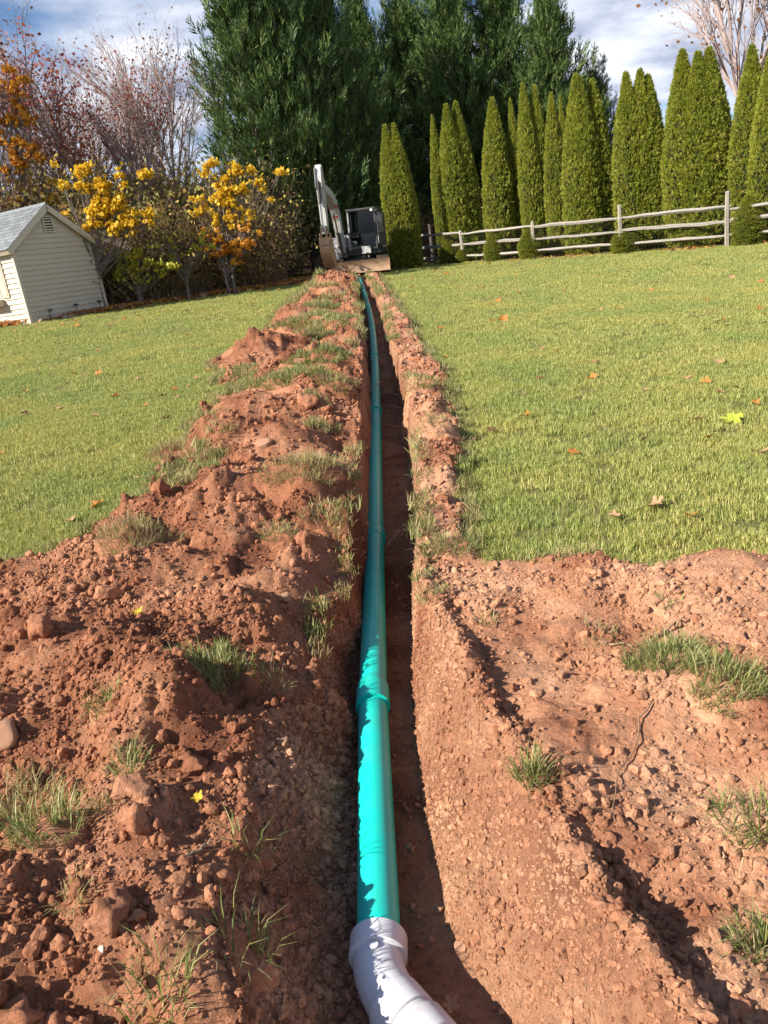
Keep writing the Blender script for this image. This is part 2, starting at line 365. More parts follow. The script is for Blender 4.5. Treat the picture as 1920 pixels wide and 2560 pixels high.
def at_y(px, py, Y):
    d = Fv+Rv*(px-960)/FOC-Uv*(py-1280)/FOC
    p = d*Y/d[1]; return np.array([p[0], p[1], p[2]+EYE])
def disp(x, y): return surf(x/.864, y/.864)

# one grid, divided into lawn, spoil bank, trench and bare ground
DX = .0125
xs = np.concatenate([-np.geomspace(3.2, 140, 46)[::-1], np.linspace(-3.15, -1.85, 52), np.arange(-1.82, 1.32, DX), np.linspace(1.335, 2.6, 66), np.geomspace(2.7, 140, 46)])
ys = [-30., -12, -5, -2, -.8, -.2, .1, .3, .42]
while ys[-1] < 29.0: ys.append(ys[-1]+max(.0095, .0068*ys[-1]))
ys = np.array(ys+list(np.geomspace(30, 260, 46)))
GX, GY = np.meshgrid(xs, ys)
GZ = H(GX.ravel(), GY.ravel()).reshape(GX.shape)
nx, ny = len(xs), len(ys)
ii = (np.arange(ny-1)[:, None]*nx+np.arange(nx-1)[None]).ravel()
quads = np.stack([ii, ii+1, ii+1+nx, ii+nx], 1)
cx = (GX[:-1, :-1]+GX[1:, 1:]).ravel()/2; cy = (GY[:-1, :-1]+GY[1:, 1:]).ravel()/2
mlc, mrc = masks(cx, cy)
intr = (cx > XL(cy)) & (cx < XR(cy)) & (cy < 27.0)
cls = np.zeros(len(cx), int); cls[mlc > .5] = 1; cls[mrc > .5] = 3; cls[intr] = 2
allV = np.stack([GX.ravel(), GY.ravel(), GZ.ravel()], 1)
for k, nm, mt, lb, ct in ((0, 'lawn', 'lawn', 'mown green lawn on both sides of the trench', 'lawn'),
                      (1, 'spoil_bank', 'soil', 'long heap of dug red soil along the trench, shed side', 'soil'),
                      (2, 'trench', 'trench', 'narrow trench with red soil walls holding the green pipe', 'trench'),
                      (3, 'bare_soil_ground', 'soil_dry', 'bare dug soil along the trench edge, fence side', 'soil')):
    q = quads[cls == k]; used, inv = np.unique(q, return_inverse=True)
    o = link(nm, mesh_np(nm, allV[used], [inv.reshape(-1, 4)], M[mt], True))
    tag(o, lb, ct, None, 'structure')

# ------------------------------------------------------------------ scatter (for things nobody could count)
hidden = {}
def proto_collection(name, meshes):
    c = bpy.data.collections.new(name)
    for i, me in enumerate(meshes): c.objects.link(bpy.data.objects.new(f'{name}_{i:02d}', me))
    return c
def scatter(name, coll, P, rot, scale, idx):
    me = bpy.data.meshes.new(name); me.vertices.add(len(P)); me.vertices.foreach_set('co', np.ascontiguousarray(P, np.float32).ravel())
    a = me.attributes.new('rot', 'FLOAT_VECTOR', 'POINT'); a.data.foreach_set('vector', np.ascontiguousarray(rot, np.float32).ravel())
    sc = np.asarray(scale, np.float32)
    if sc.ndim == 1: sc = np.repeat(sc[:, None], 3, 1)
    a = me.attributes.new('siz', 'FLOAT_VECTOR', 'POINT'); a.data.foreach_set('vector', np.ascontiguousarray(sc).ravel())
    a = me.attributes.new('idx', 'INT', 'POINT'); a.data.foreach_set('value', np.asarray(idx, np.int32))
    o = link(name, me)
    ng = bpy.data.node_groups.new(name+'_nodes', 'GeometryNodeTree')
    ng.interface.new_socket('Geometry', in_out='INPUT', socket_type='NodeSocketGeometry')
    ng.interface.new_socket('Geometry', in_out='OUTPUT', socket_type='NodeSocketGeometry')
    n, l = ng.nodes, ng.links
    gi = n.new('NodeGroupInput'); go = n.new('NodeGroupOutput')
    ci = n.new('GeometryNodeCollectionInfo'); ci.inputs['Collection'].default_value = coll
    ci.inputs['Separate Children'].default_value = True; ci.inputs['Reset Children'].default_value = True
    ip = n.new('GeometryNodeInstanceOnPoints'); ip.inputs['Pick Instance'].default_value = True
    def attr(nm, typ):
        q = n.new('GeometryNodeInputNamedAttribute'); q.data_type = typ; q.inputs[0].default_value = nm; return q.outputs[0]
    l.new(gi.outputs[0], ip.inputs['Points']); l.new(ci.outputs[0], ip.inputs['Instance'])
    l.new(attr('idx', 'INT'), ip.inputs['Instance Index']); l.new(attr('rot', 'FLOAT_VECTOR'), ip.inputs['Rotation']); l.new(attr('siz', 'FLOAT_VECTOR'), ip.inputs['Scale'])
    l.new(ip.outputs[0], go.inputs[0])
    md = o.modifiers.new('scatter', 'NODES'); md.node_group = ng
    return o
def blades(n, rad, lmin, lmax, w, lean=.5, seed=0, flat=0, heights=None, keep=None):
    """tapered bent blades: V, Q, T"""
    r = np.random.default_rng(seed)
    a = r.uniform(0, 2*PI, n); d = rad*np.sqrt(r.uniform(0, 1, n))
    bx, by = d*np.cos(a), d*np.sin(a)
    if keep is not None:
        kk = keep(bx, by); bx, by, a, d = bx[kk], by[kk], a[kk], d[kk]; n = len(bx)
    bz = np.zeros(n) if heights is None else heights(bx, by)
    L = r.uniform(lmin, lmax, n); ln = np.abs(r.normal(0, lean, n)); az = r.uniform(0, 2*PI, n)
    if flat: az = a+r.normal(0, 1.0, n); ln = ln+flat*d/rad
    ww = w*r.uniform(.7, 1.3, n)
    dx, dy = np.cos(az), np.sin(az); fa = az+PI/2+r.normal(0, .5, n); sx, sy = np.cos(fa)*ww/2, np.sin(fa)*ww/2
    t1, t2 = ln*.6, ln*1.35
    mx_, mz = np.sin(t1)*L*.55, np.cos(t1)*L*.55
    ex, ez = mx_+np.sin(t2)*L*.45, mz+np.cos(t2)*L*.45
    V = np.zeros((n, 5, 3))
    V[:, 0] = np.stack([bx-sx, by-sy, bz-.004], 1); V[:, 1] = np.stack([bx+sx, by+sy, bz-.004], 1)
    V[:, 2] = np.stack([bx+dx*mx_+sx*.85, by+dy*mx_+sy*.85, bz+mz], 1); V[:, 3] = np.stack([bx+dx*mx_-sx*.85, by+dy*mx_-sy*.85, bz+mz], 1)
    V[:, 4] = np.stack([bx+dx*ex, by+dy*ex, bz+np.maximum(ez, .004)], 1)
    b = np.arange(n)[:, None]*5
    return V.reshape(-1, 3), b+np.array([[0, 1, 2, 3]]), b+np.array([[3, 2, 4]])
def wood_edge(x): return np.where(x < -7.4, 21.7+.75*(x+7.4), 26.9+.93*(x+1.8))+.25*fbm(np.asarray(x)*1.3, np.asarray(x)*0, 207, 3)
def fence_edge(x): return 31.6-(np.asarray(x)-2.8)*1.22
# lawn grass
pm = []
for s in range(5):
    V, Q, T = blades(80, .085, .018, .048, .0036, .66, 100+s); pm.append(mesh_np(f'grass_patch_{s}', V, [Q, T], M['blade']))
gc = proto_collection('grass_patches', pm)
def in_view(x, y, z, mg=1.12):
    P = np.stack([x, y, z-EYE], 1); d = P@Fv
    return (d > .2) & (np.abs(P@Rv) < mg*.5*d+.3) & (np.abs(P@Uv) < mg*.666*d+.3)
PX, PY, PS = [], [], []
for (y0, y1, den, s) in ((1.8, 4.5, 600, .85), (4.5, 8, 380, .95), (8, 14, 210, 1.1), (14, 22, 75, 1.6), (22, 36, 32, 2.0)):
    w = y1*.62+1.5; n = int(den*2*w*(y1-y0))
    PX.append(rng.uniform(-w, w, n)); PY.append(rng.uniform(y0, y1, n)); PS.append(np.full(n, s))
PX, PY, PS = map(np.concatenate, (PX, PY, PS))
ml_, mr_ = masks(PX, PY)
ok = (ml_ < .5) & (mr_ < .5) & ~((PX > XL(PY)-.02) & (PX < XR(PY)+.02) & (PY < 27.2))
ok &= ~((PX < -1.0) & (PY > wood_edge(PX)-.35)) & ~((PX > 1.5) & (PY > fence_edge(PX)+.5)) & ~((PX > -1) & (PX < 1.6) & (PY > 27.6))
thin = .5+fbm(PX*.9, PY*.9, 201, 4); ok &= rng.uniform(0, 1, len(PX)) < np.clip(thin*1.6, .45, 1)
PX, PY, PS = PX[ok], PY[ok], PS[ok]
PZ = H(PX, PY); v = in_view(PX, PY, PZ); PX, PY, PZ, PS = PX[v], PY[v], PZ[v], PS[v]
n = len(PX)
rot = np.stack([rng.normal(0, .12, n), rng.normal(0, .12, n), rng.uniform(0, 2*PI, n)], 1)
sc3 = np.stack([PS, PS, PS**.45*rng.uniform(.75, 1.2, n)], 1)
o = scatter('lawn_grass', gc, np.stack([PX, PY, PZ], 1), rot, sc3, rng.integers(0, 5, n))
tag(o, 'short green grass blades growing all over the lawn', 'grass', None, 'stuff')
print('lawn patches', n)

# ------------------------------------------------------------------ soil clods
def clod_mesh(name, seed, m, sub=2, jag=.3):
    r = np.random.default_rng(seed); bm = bmesh.new(); bmesh.ops.create_icosphere(bm, subdivisions=sub, radius=1)
    ax = r.uniform(.7, 1.25, 3); pl = r.normal(size=(9, 3)); pl /= np.linalg.norm(pl, axis=1)[:, None]; off = r.uniform(.45, .9, 9)
    for v_ in bm.verts:
        c = np.array(v_.co)
        for q_, o_ in zip(pl, off):
            dd = c@q_
            if dd > o_: c = c-q_*(dd-o_)*.9
        k = 1+jag*.5*math.sin(c[0]*5+seed)*math.sin(c[1]*6+seed*2)+r.normal(0, jag*(.18 if sub < 3 else .05))+(.5*jag*float(fbm(np.array([c[0]*3.1+seed]), np.array([c[1]*3.1+c[2]*2.7]), seed, 3)[0]) if sub > 2 else 0)
        v_.co = Vector(c*ax*k)
    b = MB().bm(bm); return b.mesh(name, m, sub > 2)
clods = [clod_mesh(f'clod_{i}', 300+i, M['soil'], 3, .5) for i in range(6)]
clods_d = [clod_mesh(f'dry_clod_{i}', 330+i, M['soil_dry'], 3, .5) for i in range(4)]
crumbs = [clod_mesh(f'crumb_{i}', 360+i, M['soil'], 2) for i in range(5)]+[clod_mesh(f'dry_crumb_{i}', 380+i, M['soil_dry'], 2) for i in range(4)]
cc_ = proto_collection('soil_crumb_shapes', crumbs)
cand = []
for (x0, x1, y0, y1, n) in ((-2.1, 1.6, .65, 3.8, 130000), (-1.9, 1.1, 3.8, 9, 75000), (-2.0, 1.1, 9, 27, 34000)):
    cand.append(np.stack([rng.uniform(x0, x1, n), rng.uniform(y0, y1, n), np.full(n, max(y0, .8))], 1))
yw = rng.uniform(.8, 3.1, 60000); uw = rng.uniform(0, 1, 60000)
xw = np.where(np.arange(60000) < 34000, FR(yw)+(XR(yw)-FR(yw))*uw, XL(yw)+(FL(yw)-XL(yw))*uw*1.2)
cand.append(np.stack([xw, yw, yw], 1))
cand = np.concatenate(cand); X, Y = cand[:, 0], cand[:, 1]
ml_, mr_ = masks(X, Y); gath = sst(-.25, .3, fbm(X*2.3, Y*2.3, 401, 4)+.25*fbm(X*8, Y*8, 403, 2))
tr_ = (X > XL(Y)) & (X < XR(Y)) & (Y < 27)
ridge = np.exp(-((X-XR(Y)-.05)/.05)**2)*(Y < 3.0)
prob = np.where(tr_, np.where((Y < 3) & (X > FR(Y)), .36, np.where((Y < 3) & (X < pipe_x(Y)-.06), .55, .16)), np.where(ml_ > .5, .14+.55*gath, np.where(mr_ > .5, (.10+.35*gath)*np.where(Y > 3, 1.7, 1)+.45*ridge, 0)))
keep = rng.uniform(0, 1, len(X)) < prob
X, Y, ml_ = X[keep], Y[keep], ml_[keep]; Z = H(X, Y); v = in_view(X, Y, Z, 1.15); X, Y, Z, ml_ = X[v], Y[v], Z[v], ml_[v]
n = len(X); S = .0032+.012*rng.pareto(2.6, n)*.38; S = np.clip(S, .0025, .020)*np.where((X > XL(Y)) & (X < XR(Y)), np.where(X < pipe_x(Y), .9, .65), 1)*np.interp(Y, [0, 3, 9, 27], [.85, 1, 1.5, 2.4])
o = scatter('soil_crumbs', cc_, np.stack([X, Y, Z+S*.15], 1), rng.uniform(0, 6.28, (n, 3)), S, np.where(ml_ > .5, rng.integers(0, 5, n), rng.integers(5, 9, n)))
tag(o, 'countless small crumbs of red soil over the dug ground', 'soil crumbs', None, 'stuff')
print('crumbs', n)
# the largest clods, one by one
cnt = 0
def put_clod(x, y, s, me, label, sink=.35):
    o = bpy.data.objects.new('soil_clod', me); col.objects.link(o)
    o.location = (x, y, float(H(np.array([x]), np.array([y]))[0])+s*(1-2*sink)*.6)
    o.rotation_euler = (random.uniform(-.5, .5), random.uniform(-.5, .5), random.uniform(0, 6.28))
    o.scale = (s*random.uniform(.85, 1.2), s*random.uniform(.85, 1.2), s*random.uniform(.7, 1))
    return tag(o, label, 'clod', 'loose soil clods on the dug ground')
tries = 0
while cnt < 120 and tries < 5000:
    tries += 1
    y = .8+random.random()**1.5*9; x = random.uniform(-.55*y-.35, XL(y)-.02)
    a, b = masks(np.array([x]), np.array([y]))
    if a[0] < .6 or x < -1.85: continue
    if fbm(np.array([x*2.3]), np.array([y*2.3]), 401, 4)[0] < random.uniform(-.35, .3): continue
    put_clod(x, y, random.choice((.011, .013, .016, .020, .026, .034, .048))*(1+y*.07), random.choice(clods), 'loose lump of dark red soil lying on the spoil bank'); cnt += 1
cnt = 0; tries = 0
while cnt < 90 and tries < 5000:
    tries += 1
    y = .85+random.random()*1.9
    x = float(XR(y))+abs(random.gauss(.03, .07)) if random.random() < .65 else random.uniform(.2, .6*y+.2)
    put_clod(x, y, random.choice((.009, .012, .015, .02)), random.choice(clods_d+clods[:2]), 'loose lump of soil on the bare ground facing the fence'); cnt += 1
cnt = 0
while cnt < 34:
    y = random.uniform(3.0, 11); x = random.uniform(float(XR(y)), float(XRO(y)))
    put_clod(x, y, random.choice((.015, .02, .03))*(1+y*.05), random.choice(clods), 'lump of soil on the narrow ridge between trench and lawn'); cnt += 1

# ------------------------------------------------------------------ the drain pipe
M['pvc'] = mat('green_pvc', (.006, .56, .47), .34, (.03, .49, .41), scale=7, detail=7, spec=.5, lo=.45, hi=.75)
M['pvc_white'] = mat('white_pvc', (.62, .62, .64), .4, (.42, .36, .31), scale=11, detail=7, lo=.56, hi=.82)
def at_z(px, py, z):
    d = Fv+Rv*(px-960)/FOC-Uv*(py-1280)/FOC
    p = d*(z-EYE)/d[2]; return np.array([p[0], p[1], z])
pipe = empty('drain_pipe', (float(pipe_x(1.4)), 1.4, float(pipe_z(1.4))))
tag(pipe, 'long green sewer pipe with white end fitting lying in the trench', 'pipe')
pl0 = np.array(pipe.location)
joints = [1.40, 2.46, 4.17, 7.22, 10.27, 13.32, 16.37, 19.42, 22.47, 25.4, 26.45]
for i in range(len(joints)-1):
    y0, y1 = joints[i], joints[i+1]
    yy = np.linspace(y0, y1, max(4, int((y1-y0)/.3)))
    pts = np.stack([pipe_x(yy), yy, pipe_z(yy)], 1)-pl0
    pts[:, 2] += .004*math.sin(i*2.1)
    sec = autosmooth(MB().tube(pts, D_PIPE/2, 32).build('pipe_section', M['pvc'], pipe), 50)
    if i > 0:
        yb = np.array([y0-.03, y0-.0299, y0+.07, y0+.10, y0+.125]); pb = np.stack([pipe_x(yb), yb, pipe_z(yb)], 1)-pl0; pb[:, 2] += .004*math.sin(i*2.1)
        bl = MB().tube(pb, np.array([.055, .0625, .0625, .0595, .0545]), 32).build('bell', M['pvc'], sec); autosmooth(bl, 40)
# white fitting: hub, bend, hub, wye
zf = float(pipe_z(1.4))
P0 = np.array([float(pipe_x(1.44)), 1.44, zf])
def dpt(x, y): return at_z(x/.864, y/.864, zf+.03)
Pc = [P0, dpt(813, 2040)-[0, 0, .03], dpt(822, 2085)-[0, 0, .03], dpt(850, 2135)-[0, 0, .03], dpt(905, 2200)-[0, 0, .03]]
dirm = Pc[4]-Pc[3]; dirm /= np.linalg.norm(dirm); Pc.append(Pc[4]+dirm*.30)
fit = empty('end_fitting', P0-pl0); fit.parent = pipe; fit['label'] = 'white plastic bend and wye fitting'
def ftube(pts, rad, name):
    o = MB().tube(np.array(pts)-P0, rad, 36).build(name, M['pvc_white'], fit); autosmooth(o, 40); return o
h0 = (Pc[1]-P0); h0 /= np.linalg.norm(h0)
ftube([P0+h0*.0, P0+h0*.003, P0+h0*.055, P0+h0*.062], [.058, .0695, .0695, .0585], 'hub')
def bez(a, b, c, n=9): return [(1-t)**2*a+2*t*(1-t)*b+t*t*c for t in np.linspace(0, 1, n)]
B0 = P0+h0*.05; B1 = P0+h0*.12; B2 = B1+dirm*.10
ftube(bez(B0, B1, B2, 12), .0595, 'bend')
ftube([B2-dirm*.035, B2-dirm*.033, B2+dirm*.028, B2+dirm*.031], [.0600, .0655, .0655, .0600], 'coupling_ring')
ftube([B2+dirm*.02, B2+dirm*.04, B2+dirm*.05, B2+dirm*.11, B2+dirm*.118], [.0600, .0610, .0690, .0690, .0605], 'wye_hub')
ftube([B2+dirm*.10, B2+dirm*.48], [.0605, .0605], 'wye_body')
dirb = dirm+np.array([-.62, -.30, 0]); dirb /= np.linalg.norm(dirb)
W = B2+dirm*.13
ftube([W, W+dirb*.34], [.0595, .0595], 'wye_branch')
ftube([W+dirb*.24, W+dirb*.243, W+dirb*.34], [.06, .0665, .0665], 'branch_hub')
kb = np.array([0, 0, .0]); nb = np.cross(h0, [0, 0, 1])
ftube([P0+h0*.075+np.array([0, 0, .058]), P0+h0*.075+np.array([0, 0, .066])], [.010, .010], 'gate_mark')

# ------------------------------------------------------------------ tufts, sods, roots and twigs on the dug ground
def lump(p, r, h, seed, m):
    """low uneven dome that follows the ground it lies on"""
    nr, na = 11, 40; th = np.arange(na)*2*PI/na; rr = np.linspace(0, 1, nr)
    er = 1+.35*fbm(np.cos(th)*1.6+seed, np.sin(th)*1.6, seed, 3)
    R_, T_ = np.meshgrid(rr, th, indexing='ij'); q = R_*r*1.15*er[None]
    x, y = q*np.cos(T_), q*np.sin(T_)
    z = H(p[0]+x.ravel(), p[1]+y.ravel()).reshape(x.shape)-p[2]
    z0 = np.median(z)
    top = z*.7+.3*z0+h*np.sqrt(np.maximum(0, 1-R_**2.2))*(1+.9*fbm(x/r*2.2+seed, y/r*2.2, seed+2, 4))+r*.07*domes(x/r*5+seed, y/r*5, seed+4)
    top = np.where(R_ > .97, np.minimum(top, z)-.02, np.maximum(top, z-.003))
    V = np.stack([x.ravel(), y.ravel(), top.ravel()], 1)
    Q = [(i*na+j, (i+1)*na+j, (i+1)*na+(j+1) % na, i*na+(j+1) % na) for i in range(nr-1) for j in range(na)]
    def hf(bx, by):
        f = np.clip(1-(bx*bx+by*by)/(r*1.15)**2, 0, 1); zz = H(p[0]+bx, p[1]+by)-p[2]
        return np.maximum(zz, zz*.7+.3*z0+h*np.sqrt(f)*(1+.9*fbm(bx/r*2.2+seed, by/r*2.2, seed+2, 4)))-.004
    def keep(bx, by):
        a_ = np.arctan2(by, bx); lim = (1+.5*fbm(np.cos(a_)*1.6+seed, np.sin(a_)*1.6, seed, 3))*.95
        return (np.hypot(bx, by)/r < lim) & (fbm(bx/r*2.4+seed, by/r*2.4, seed+11, 3) > -.16)
    return mesh_np('root_soil', V, [np.array(Q)], m, True), hf, keep
TUF = 0
def tuft(dx, dy, r, n, l0, l1, label, m='tuft', lumph=.4, lean=.55, flat=.75, w=.0028, name='grass_tuft'):
    global TUF; TUF += 1
    p = disp(dx, dy)
    root = empty(name, p)
    tag(root, label, 'sod' if name == 'sod_clump' else 'grass', 'clumps of grass on the dug soil')
    me, hf, kp = lump(p, r, r*lumph*(.35 if name == 'sod_clump' else .45), 500+TUF, M['soil'] if dx < 800 else M['soil_dry'])
    link('root_soil', me, root)
    V, Q, T = blades(int(n*1.7), r*1.15, l0*.6, l1*1.15, w, lean, 700+TUF, flat, hf, kp)
    link('blades', mesh_np('blades', V, [Q, T], M[m]), root)
    return root
tuft(1440, 1440, .13, 900, .04, .085, 'broad green grass tuft on bare soil beside a stick', lumph=.22)
tuft(1560, 1490, .12, 700, .04, .085, 'broad green grass tuft touching the tuft beside a stick', lumph=.22)
tuft(1150, 1685, .05, 260, .04, .08, 'small upright grass tuft on the trench rim', lumph=.5, lean=.4)
tuft(1640, 1790, .09, 420, .05, .1, 'tuft of long grass on bare soil beside the leaning straw stem', lumph=.3)
tuft(1655, 2060, .06, 260, .05, .09, 'ragged grass tuft at the dug edge past the pipe fitting', lumph=.3)
tuft(1050, 1345, .04, 90, .02, .05, 'sparse little grass tuft between trench rim and lawn', m='dry_tuft', lumph=.35)
tuft(1290, 1375, .07, 120, .02, .05, 'thin straw-coloured grass lying on the dry soil', m='dry_tuft', lumph=.12)
tuft(1440, 1310, .05, 90, .02, .05, 'thin green grass sprouting from the dry soil ridge', lumph=.3)
tuft(960, 1190, .06, 220, .04, .08, 'grass hanging over the trench rim below the lawn', m='dry_tuft', lumph=.5)
tuft(480, 1475, .115, 700, .05, .09, 'bright green grass clump on the spoil bank', lumph=.55)
tuft(40, 1720, .10, 420, .06, .13, 'long grass clump on the spoil bank beside the tallest blades', lumph=.3, m='dry_tuft')
tuft(95, 1790, .08, 300, .06, .13, 'tall dark green grass blades spilling down the spoil bank', lumph=.25)
tuft(275, 1665, .05, 130, .05, .1, 'loose green grass blades half buried in soil lumps', lumph=.25)
tuft(235, 1545, .05, 160, .04, .08, 'small grass tuft in a shaded hollow of the spoil bank', lumph=.2)
tuft(245, 1745, .045, 100, .02, .05, 'pale dried grass patch on the spoil bank', m='dry_tuft', lumph=.3)
tuft(535, 1830, .05, 70, .05, .11, 'sparse long grass at the spoil bank rim above the pipe', lumph=.3, lean=.8)
tuft(530, 2080, .06, 90, .05, .12, 'sparse long grass drooping toward the white fitting', lumph=.3, lean=.8)
tuft(350, 2185, .07, 160, .04, .1, 'grass tuft half buried at the foot of the spoil bank', lumph=.25)
tuft(165, 1965, .04, 70, .03, .06, 'pale little tuft beside a white stone', m='dry_tuft', lumph=.3)
tuft(600, 1505, .05, 60, .04, .08, 'dull grass wisps on the shaded trench side', lumph=.2)
tuft(655, 1030, .22, 1500, .04, .09, 'large pale sod clump on the spoil bank by the trench', m='dry_tuft', lumph=.5, name='sod_clump')
tuft(700, 1120, .12, 500, .03, .07, 'straw-coloured sod clump at the trench lip', m='dry_tuft', lumph=.5, name='sod_clump')
tuft(600, 1150, .10, 260, .03, .06, 'flat green sod piece beside the pale sod clump', lumph=.3, name='sod_clump')
tuft(290, 1165, .20, 900, .05, .09, 'dry sod clump at the lawn edge of the spoil bank', m='dry_tuft', lumph=.4, name='sod_clump')
tuft(400, 985, .24, 1300, .05, .1, 'shaggy sod clump overturned at the lawn edge', m='dry_tuft', lumph=.5, name='sod_clump')
tuft(470, 945, .16, 700, .05, .09, 'green sod clump tucked behind the shaggy sod', lumph=.5, name='sod_clump')
tuft(685, 790, .36, 2600, .05, .10, 'long green slab of sod across the spoil bank', w=.006, lumph=.3, name='sod_clump')
tuft(630, 825, .33, 1500, .05, .10, 'green sod slab sloping down to the lawn', w=.006, lumph=.25, name='sod_clump')
tuft(722, 850, .16, 500, .05, .10, 'grassy sod at the trench lip', w=.006, m='dry_tuft', lumph=.4, name='sod_clump')
tuft(650, 705, .5, 1800, .07, .13, 'dark green sod clump in a dip of the spoil bank', w=.008, lumph=.3, name='sod_clump')
tuft(705, 672, .4, 1300, .07, .13, 'dark green sod clump near the excavator', w=.009, lumph=.3, name='sod_clump')
tuft(700, 715, .4, 1000, .06, .12, 'grassy sod between two dark green clumps', w=.008, lumph=.3, name='sod_clump')
tuft(690, 628, .6, 900, .08, .16, 'brownish sod clump in front of the excavator bucket', w=.012, m='dry_tuft', lumph=.3, name='sod_clump')
tuft(725, 650, .38, 700, .08, .15, 'sod clump beside the pipe near the excavator blade', w=.012, m='dry_tuft', lumph=.3, name='sod_clump')
tuft(905, 835, .18, 500, .04, .08, 'sod clump shading the lawn beside the trench', w=.005, lumph=.8, name='sod_clump')
tuft(940, 925, .12, 300, .04, .07, 'small brown sod clump on the lawn edge of the trench', m='dry_tuft', lumph=.9, name='sod_clump')
tuft(985, 1190, .09, 260, .03, .06, 'soil clump with grass where lawn meets bare soil', lumph=.9, name='sod_clump')
# grass fringes where lawn breaks off
pm2 = []
for s in range(4):
    V, Q, T = blades(46, .06, .03, .085, .0042, .75, 900+s); pm2.append(mesh_np(f'fringe_{s}', V, [Q, T], M['dry_tuft'] if s % 2 else M['tuft']))
fc = proto_collection('fringe_shapes', pm2)
n0 = 60000; X = rng.uniform(-1.9, 1.6, n0); Y = 1.9+rng.uniform(0, 1, n0)**1.6*24
a, b = masks(X, Y); soft = np.maximum(a, b)
near_edge = (soft > .03) & (soft < .6) & (rng.uniform(0, 1, n0) < .55)
spr = ((a > .9) | (b > .9)) & (fbm(X*1.7, Y*1.1, 431, 3) > .36) & (rng.uniform(0, 1, n0) < np.interp(Y, [2, 4, 10, 25], [.05, .25, .5, .5])) & (X < XL(Y)-.03)
lip = ((np.abs(X-XL(Y)+.03) < .03) | (np.abs(X-XR(Y)-.03) < .03)) & (Y > 2.6) & (rng.uniform(0, 1, n0) < .16) & (fbm(X*0+3, Y*1.5, 433, 3) > -.05)
k = near_edge | spr | lip
X, Y = X[k], Y[k]; Z = H(X, Y); n = len(X)
sz = np.interp(Y, [2, 6, 14, 27], [.9, 1.0, 1.5, 2.2])*rng.uniform(.7, 1.2, n)
o = scatter('ragged_grass', fc, np.stack([X, Y, Z], 1), np.stack([rng.normal(0, .3, n), rng.normal(0, .3, n), rng.uniform(0, 6.28, n)], 1), sz, rng.integers(0, 4, n))
tag(o, 'ragged grass along the broken lawn edges and on the spoil', 'grass', None, 'stuff')
M['root'] = mat('root_bark', (.42, .30, .19), .8, (.28, .18, .10), scale=30)
M['twig'] = mat('twig_bark', (.20, .11, .06), .8, (.30, .18, .10), scale=30)
def strand(name, pts, r, m, label, cat, lift=.0):
    pts = np.array(pts, float); t = np.linspace(0, 1, len(pts)); tt = np.linspace(0, 1, 14)
    P = np.stack([np.interp(tt, t, pts[:, i]) for i in range(3)], 1)
    P[1:-1] += np.random.default_rng(int(abs(pts[0][0]*1000))).normal(0, r*1.0, (12, 3))
    o = MB().tube(P-P[0], np.linspace(r, r*.45, 14), 6).build(name, M[m], None, True, P[0]); return tag(o, label, cat)
def c5(x, y): return ((500+x/2.37), (640+y/2.37))
for (pts, lb) in (([(1190, 898), (1130, 890), (1068, 888)], 'pale root spanning from the trench wall to the pipe joint'),
                  ([(1205, 1015), (1140, 1008), (1082, 990)], 'pale root sticking out of the trench wall beside the longer root'),
                  ([(1268, 1606), (1180, 1630), (1130, 1680), (1100, 1730)], 'curved pale root hanging down beside the pipe bell'),
                  ([(1170, 820), (1140, 812), (1112, 810)], 'short pale root stub low in the trench wall'),
                  ([(1078, 742), (1050, 765), (1015, 785)], 'pale root lying across the top of the pipe')):
    q = [c5(*p_) for p_ in pts]; yq = np.array([disp_[1] for disp_ in [at_z(*w_, float(pipe_z(6.5))+.06) for w_ in q]])
    zz = float(np.mean(pipe_z(yq)))+.065
    strand('root', [at_z(*w_, zz) for w_ in q], .0055, 'root', lb, 'root')
def c6(x, y): return surf(x/1.828, 1350+y/1.828)+[0, 0, .012]
def c7(x, y): return surf(900+x/1.626, 1350+y/1.626)+[0, 0, .010]
strand('root', [c6(720, 570), c6(820, 505), c6(920, 440), c6(1020, 390), c6(1190, 345)], .0035, 'twig', 'thin brown root lying over the mound of spoil', 'root')
strand('twig', [c6(855, 1490), c6(920, 1440), c6(975, 1370)], .004, 'root', 'pale twig poking out of the spoil bank', 'twig')
strand('root', [c7(1190, 680), c7(1135, 780), c7(1110, 880), c7(1060, 950), c7(1030, 1080), c7(1040, 1200)], .0028, 'twig', 'long thin root trailing across the bare soil', 'root')
strand('stick', [c7(1205, 395)+[0, 0, .01], c7(1320, 350)+[0, 0, .02]], .007, 'twig', 'dark broken stick lying on the dry soil', 'stick')
strand('straw', [c7(975, 435), c7(1110, 428)], .004, 'root', 'pale straw stem lying beside the stick', 'straw')
strand('straw', [c7(1460, 1350), c7(1530, 1210)], .003, 'root', 'dry straw stem leaning by the long grass tuft', 'straw')
M['stone'] = mat('pale_stone', (.40, .22, .13), .9, (.30, .15, .085), scale=20, bump=.4)
M['white_stone'] = mat('white_stone', (.55, .5, .42), .8, (.42, .36, .28), scale=20)
def stone(p, s, m, label):
    o = link('stone', clod_mesh('stone', int(s*9000)+int(p[1]*100), M[m], 3, .12)); o.location = p+np.array([0, 0, s*.15]); o.scale = (s, s*.8, s*.6); o.rotation_euler = (.2, .1, random.uniform(0, 6)); tag(o, label, 'stone')
stone(disp(570, 965), .07, 'stone', 'tan boulder half buried in the spoil bank')
stone(c6(480, 1920), .009, 'white_stone', 'small white stone among soil lumps')
stone(c6(1310, 285), .04, 'stone', 'round reddish lump set in the mound of spoil')
stone(disp(998, 2050), .022, 'stone', 'tan pebble on the lit trench side above the fitting')
stone(disp(615, 1610), .03, 'stone', 'round stone in the shaded trench side')
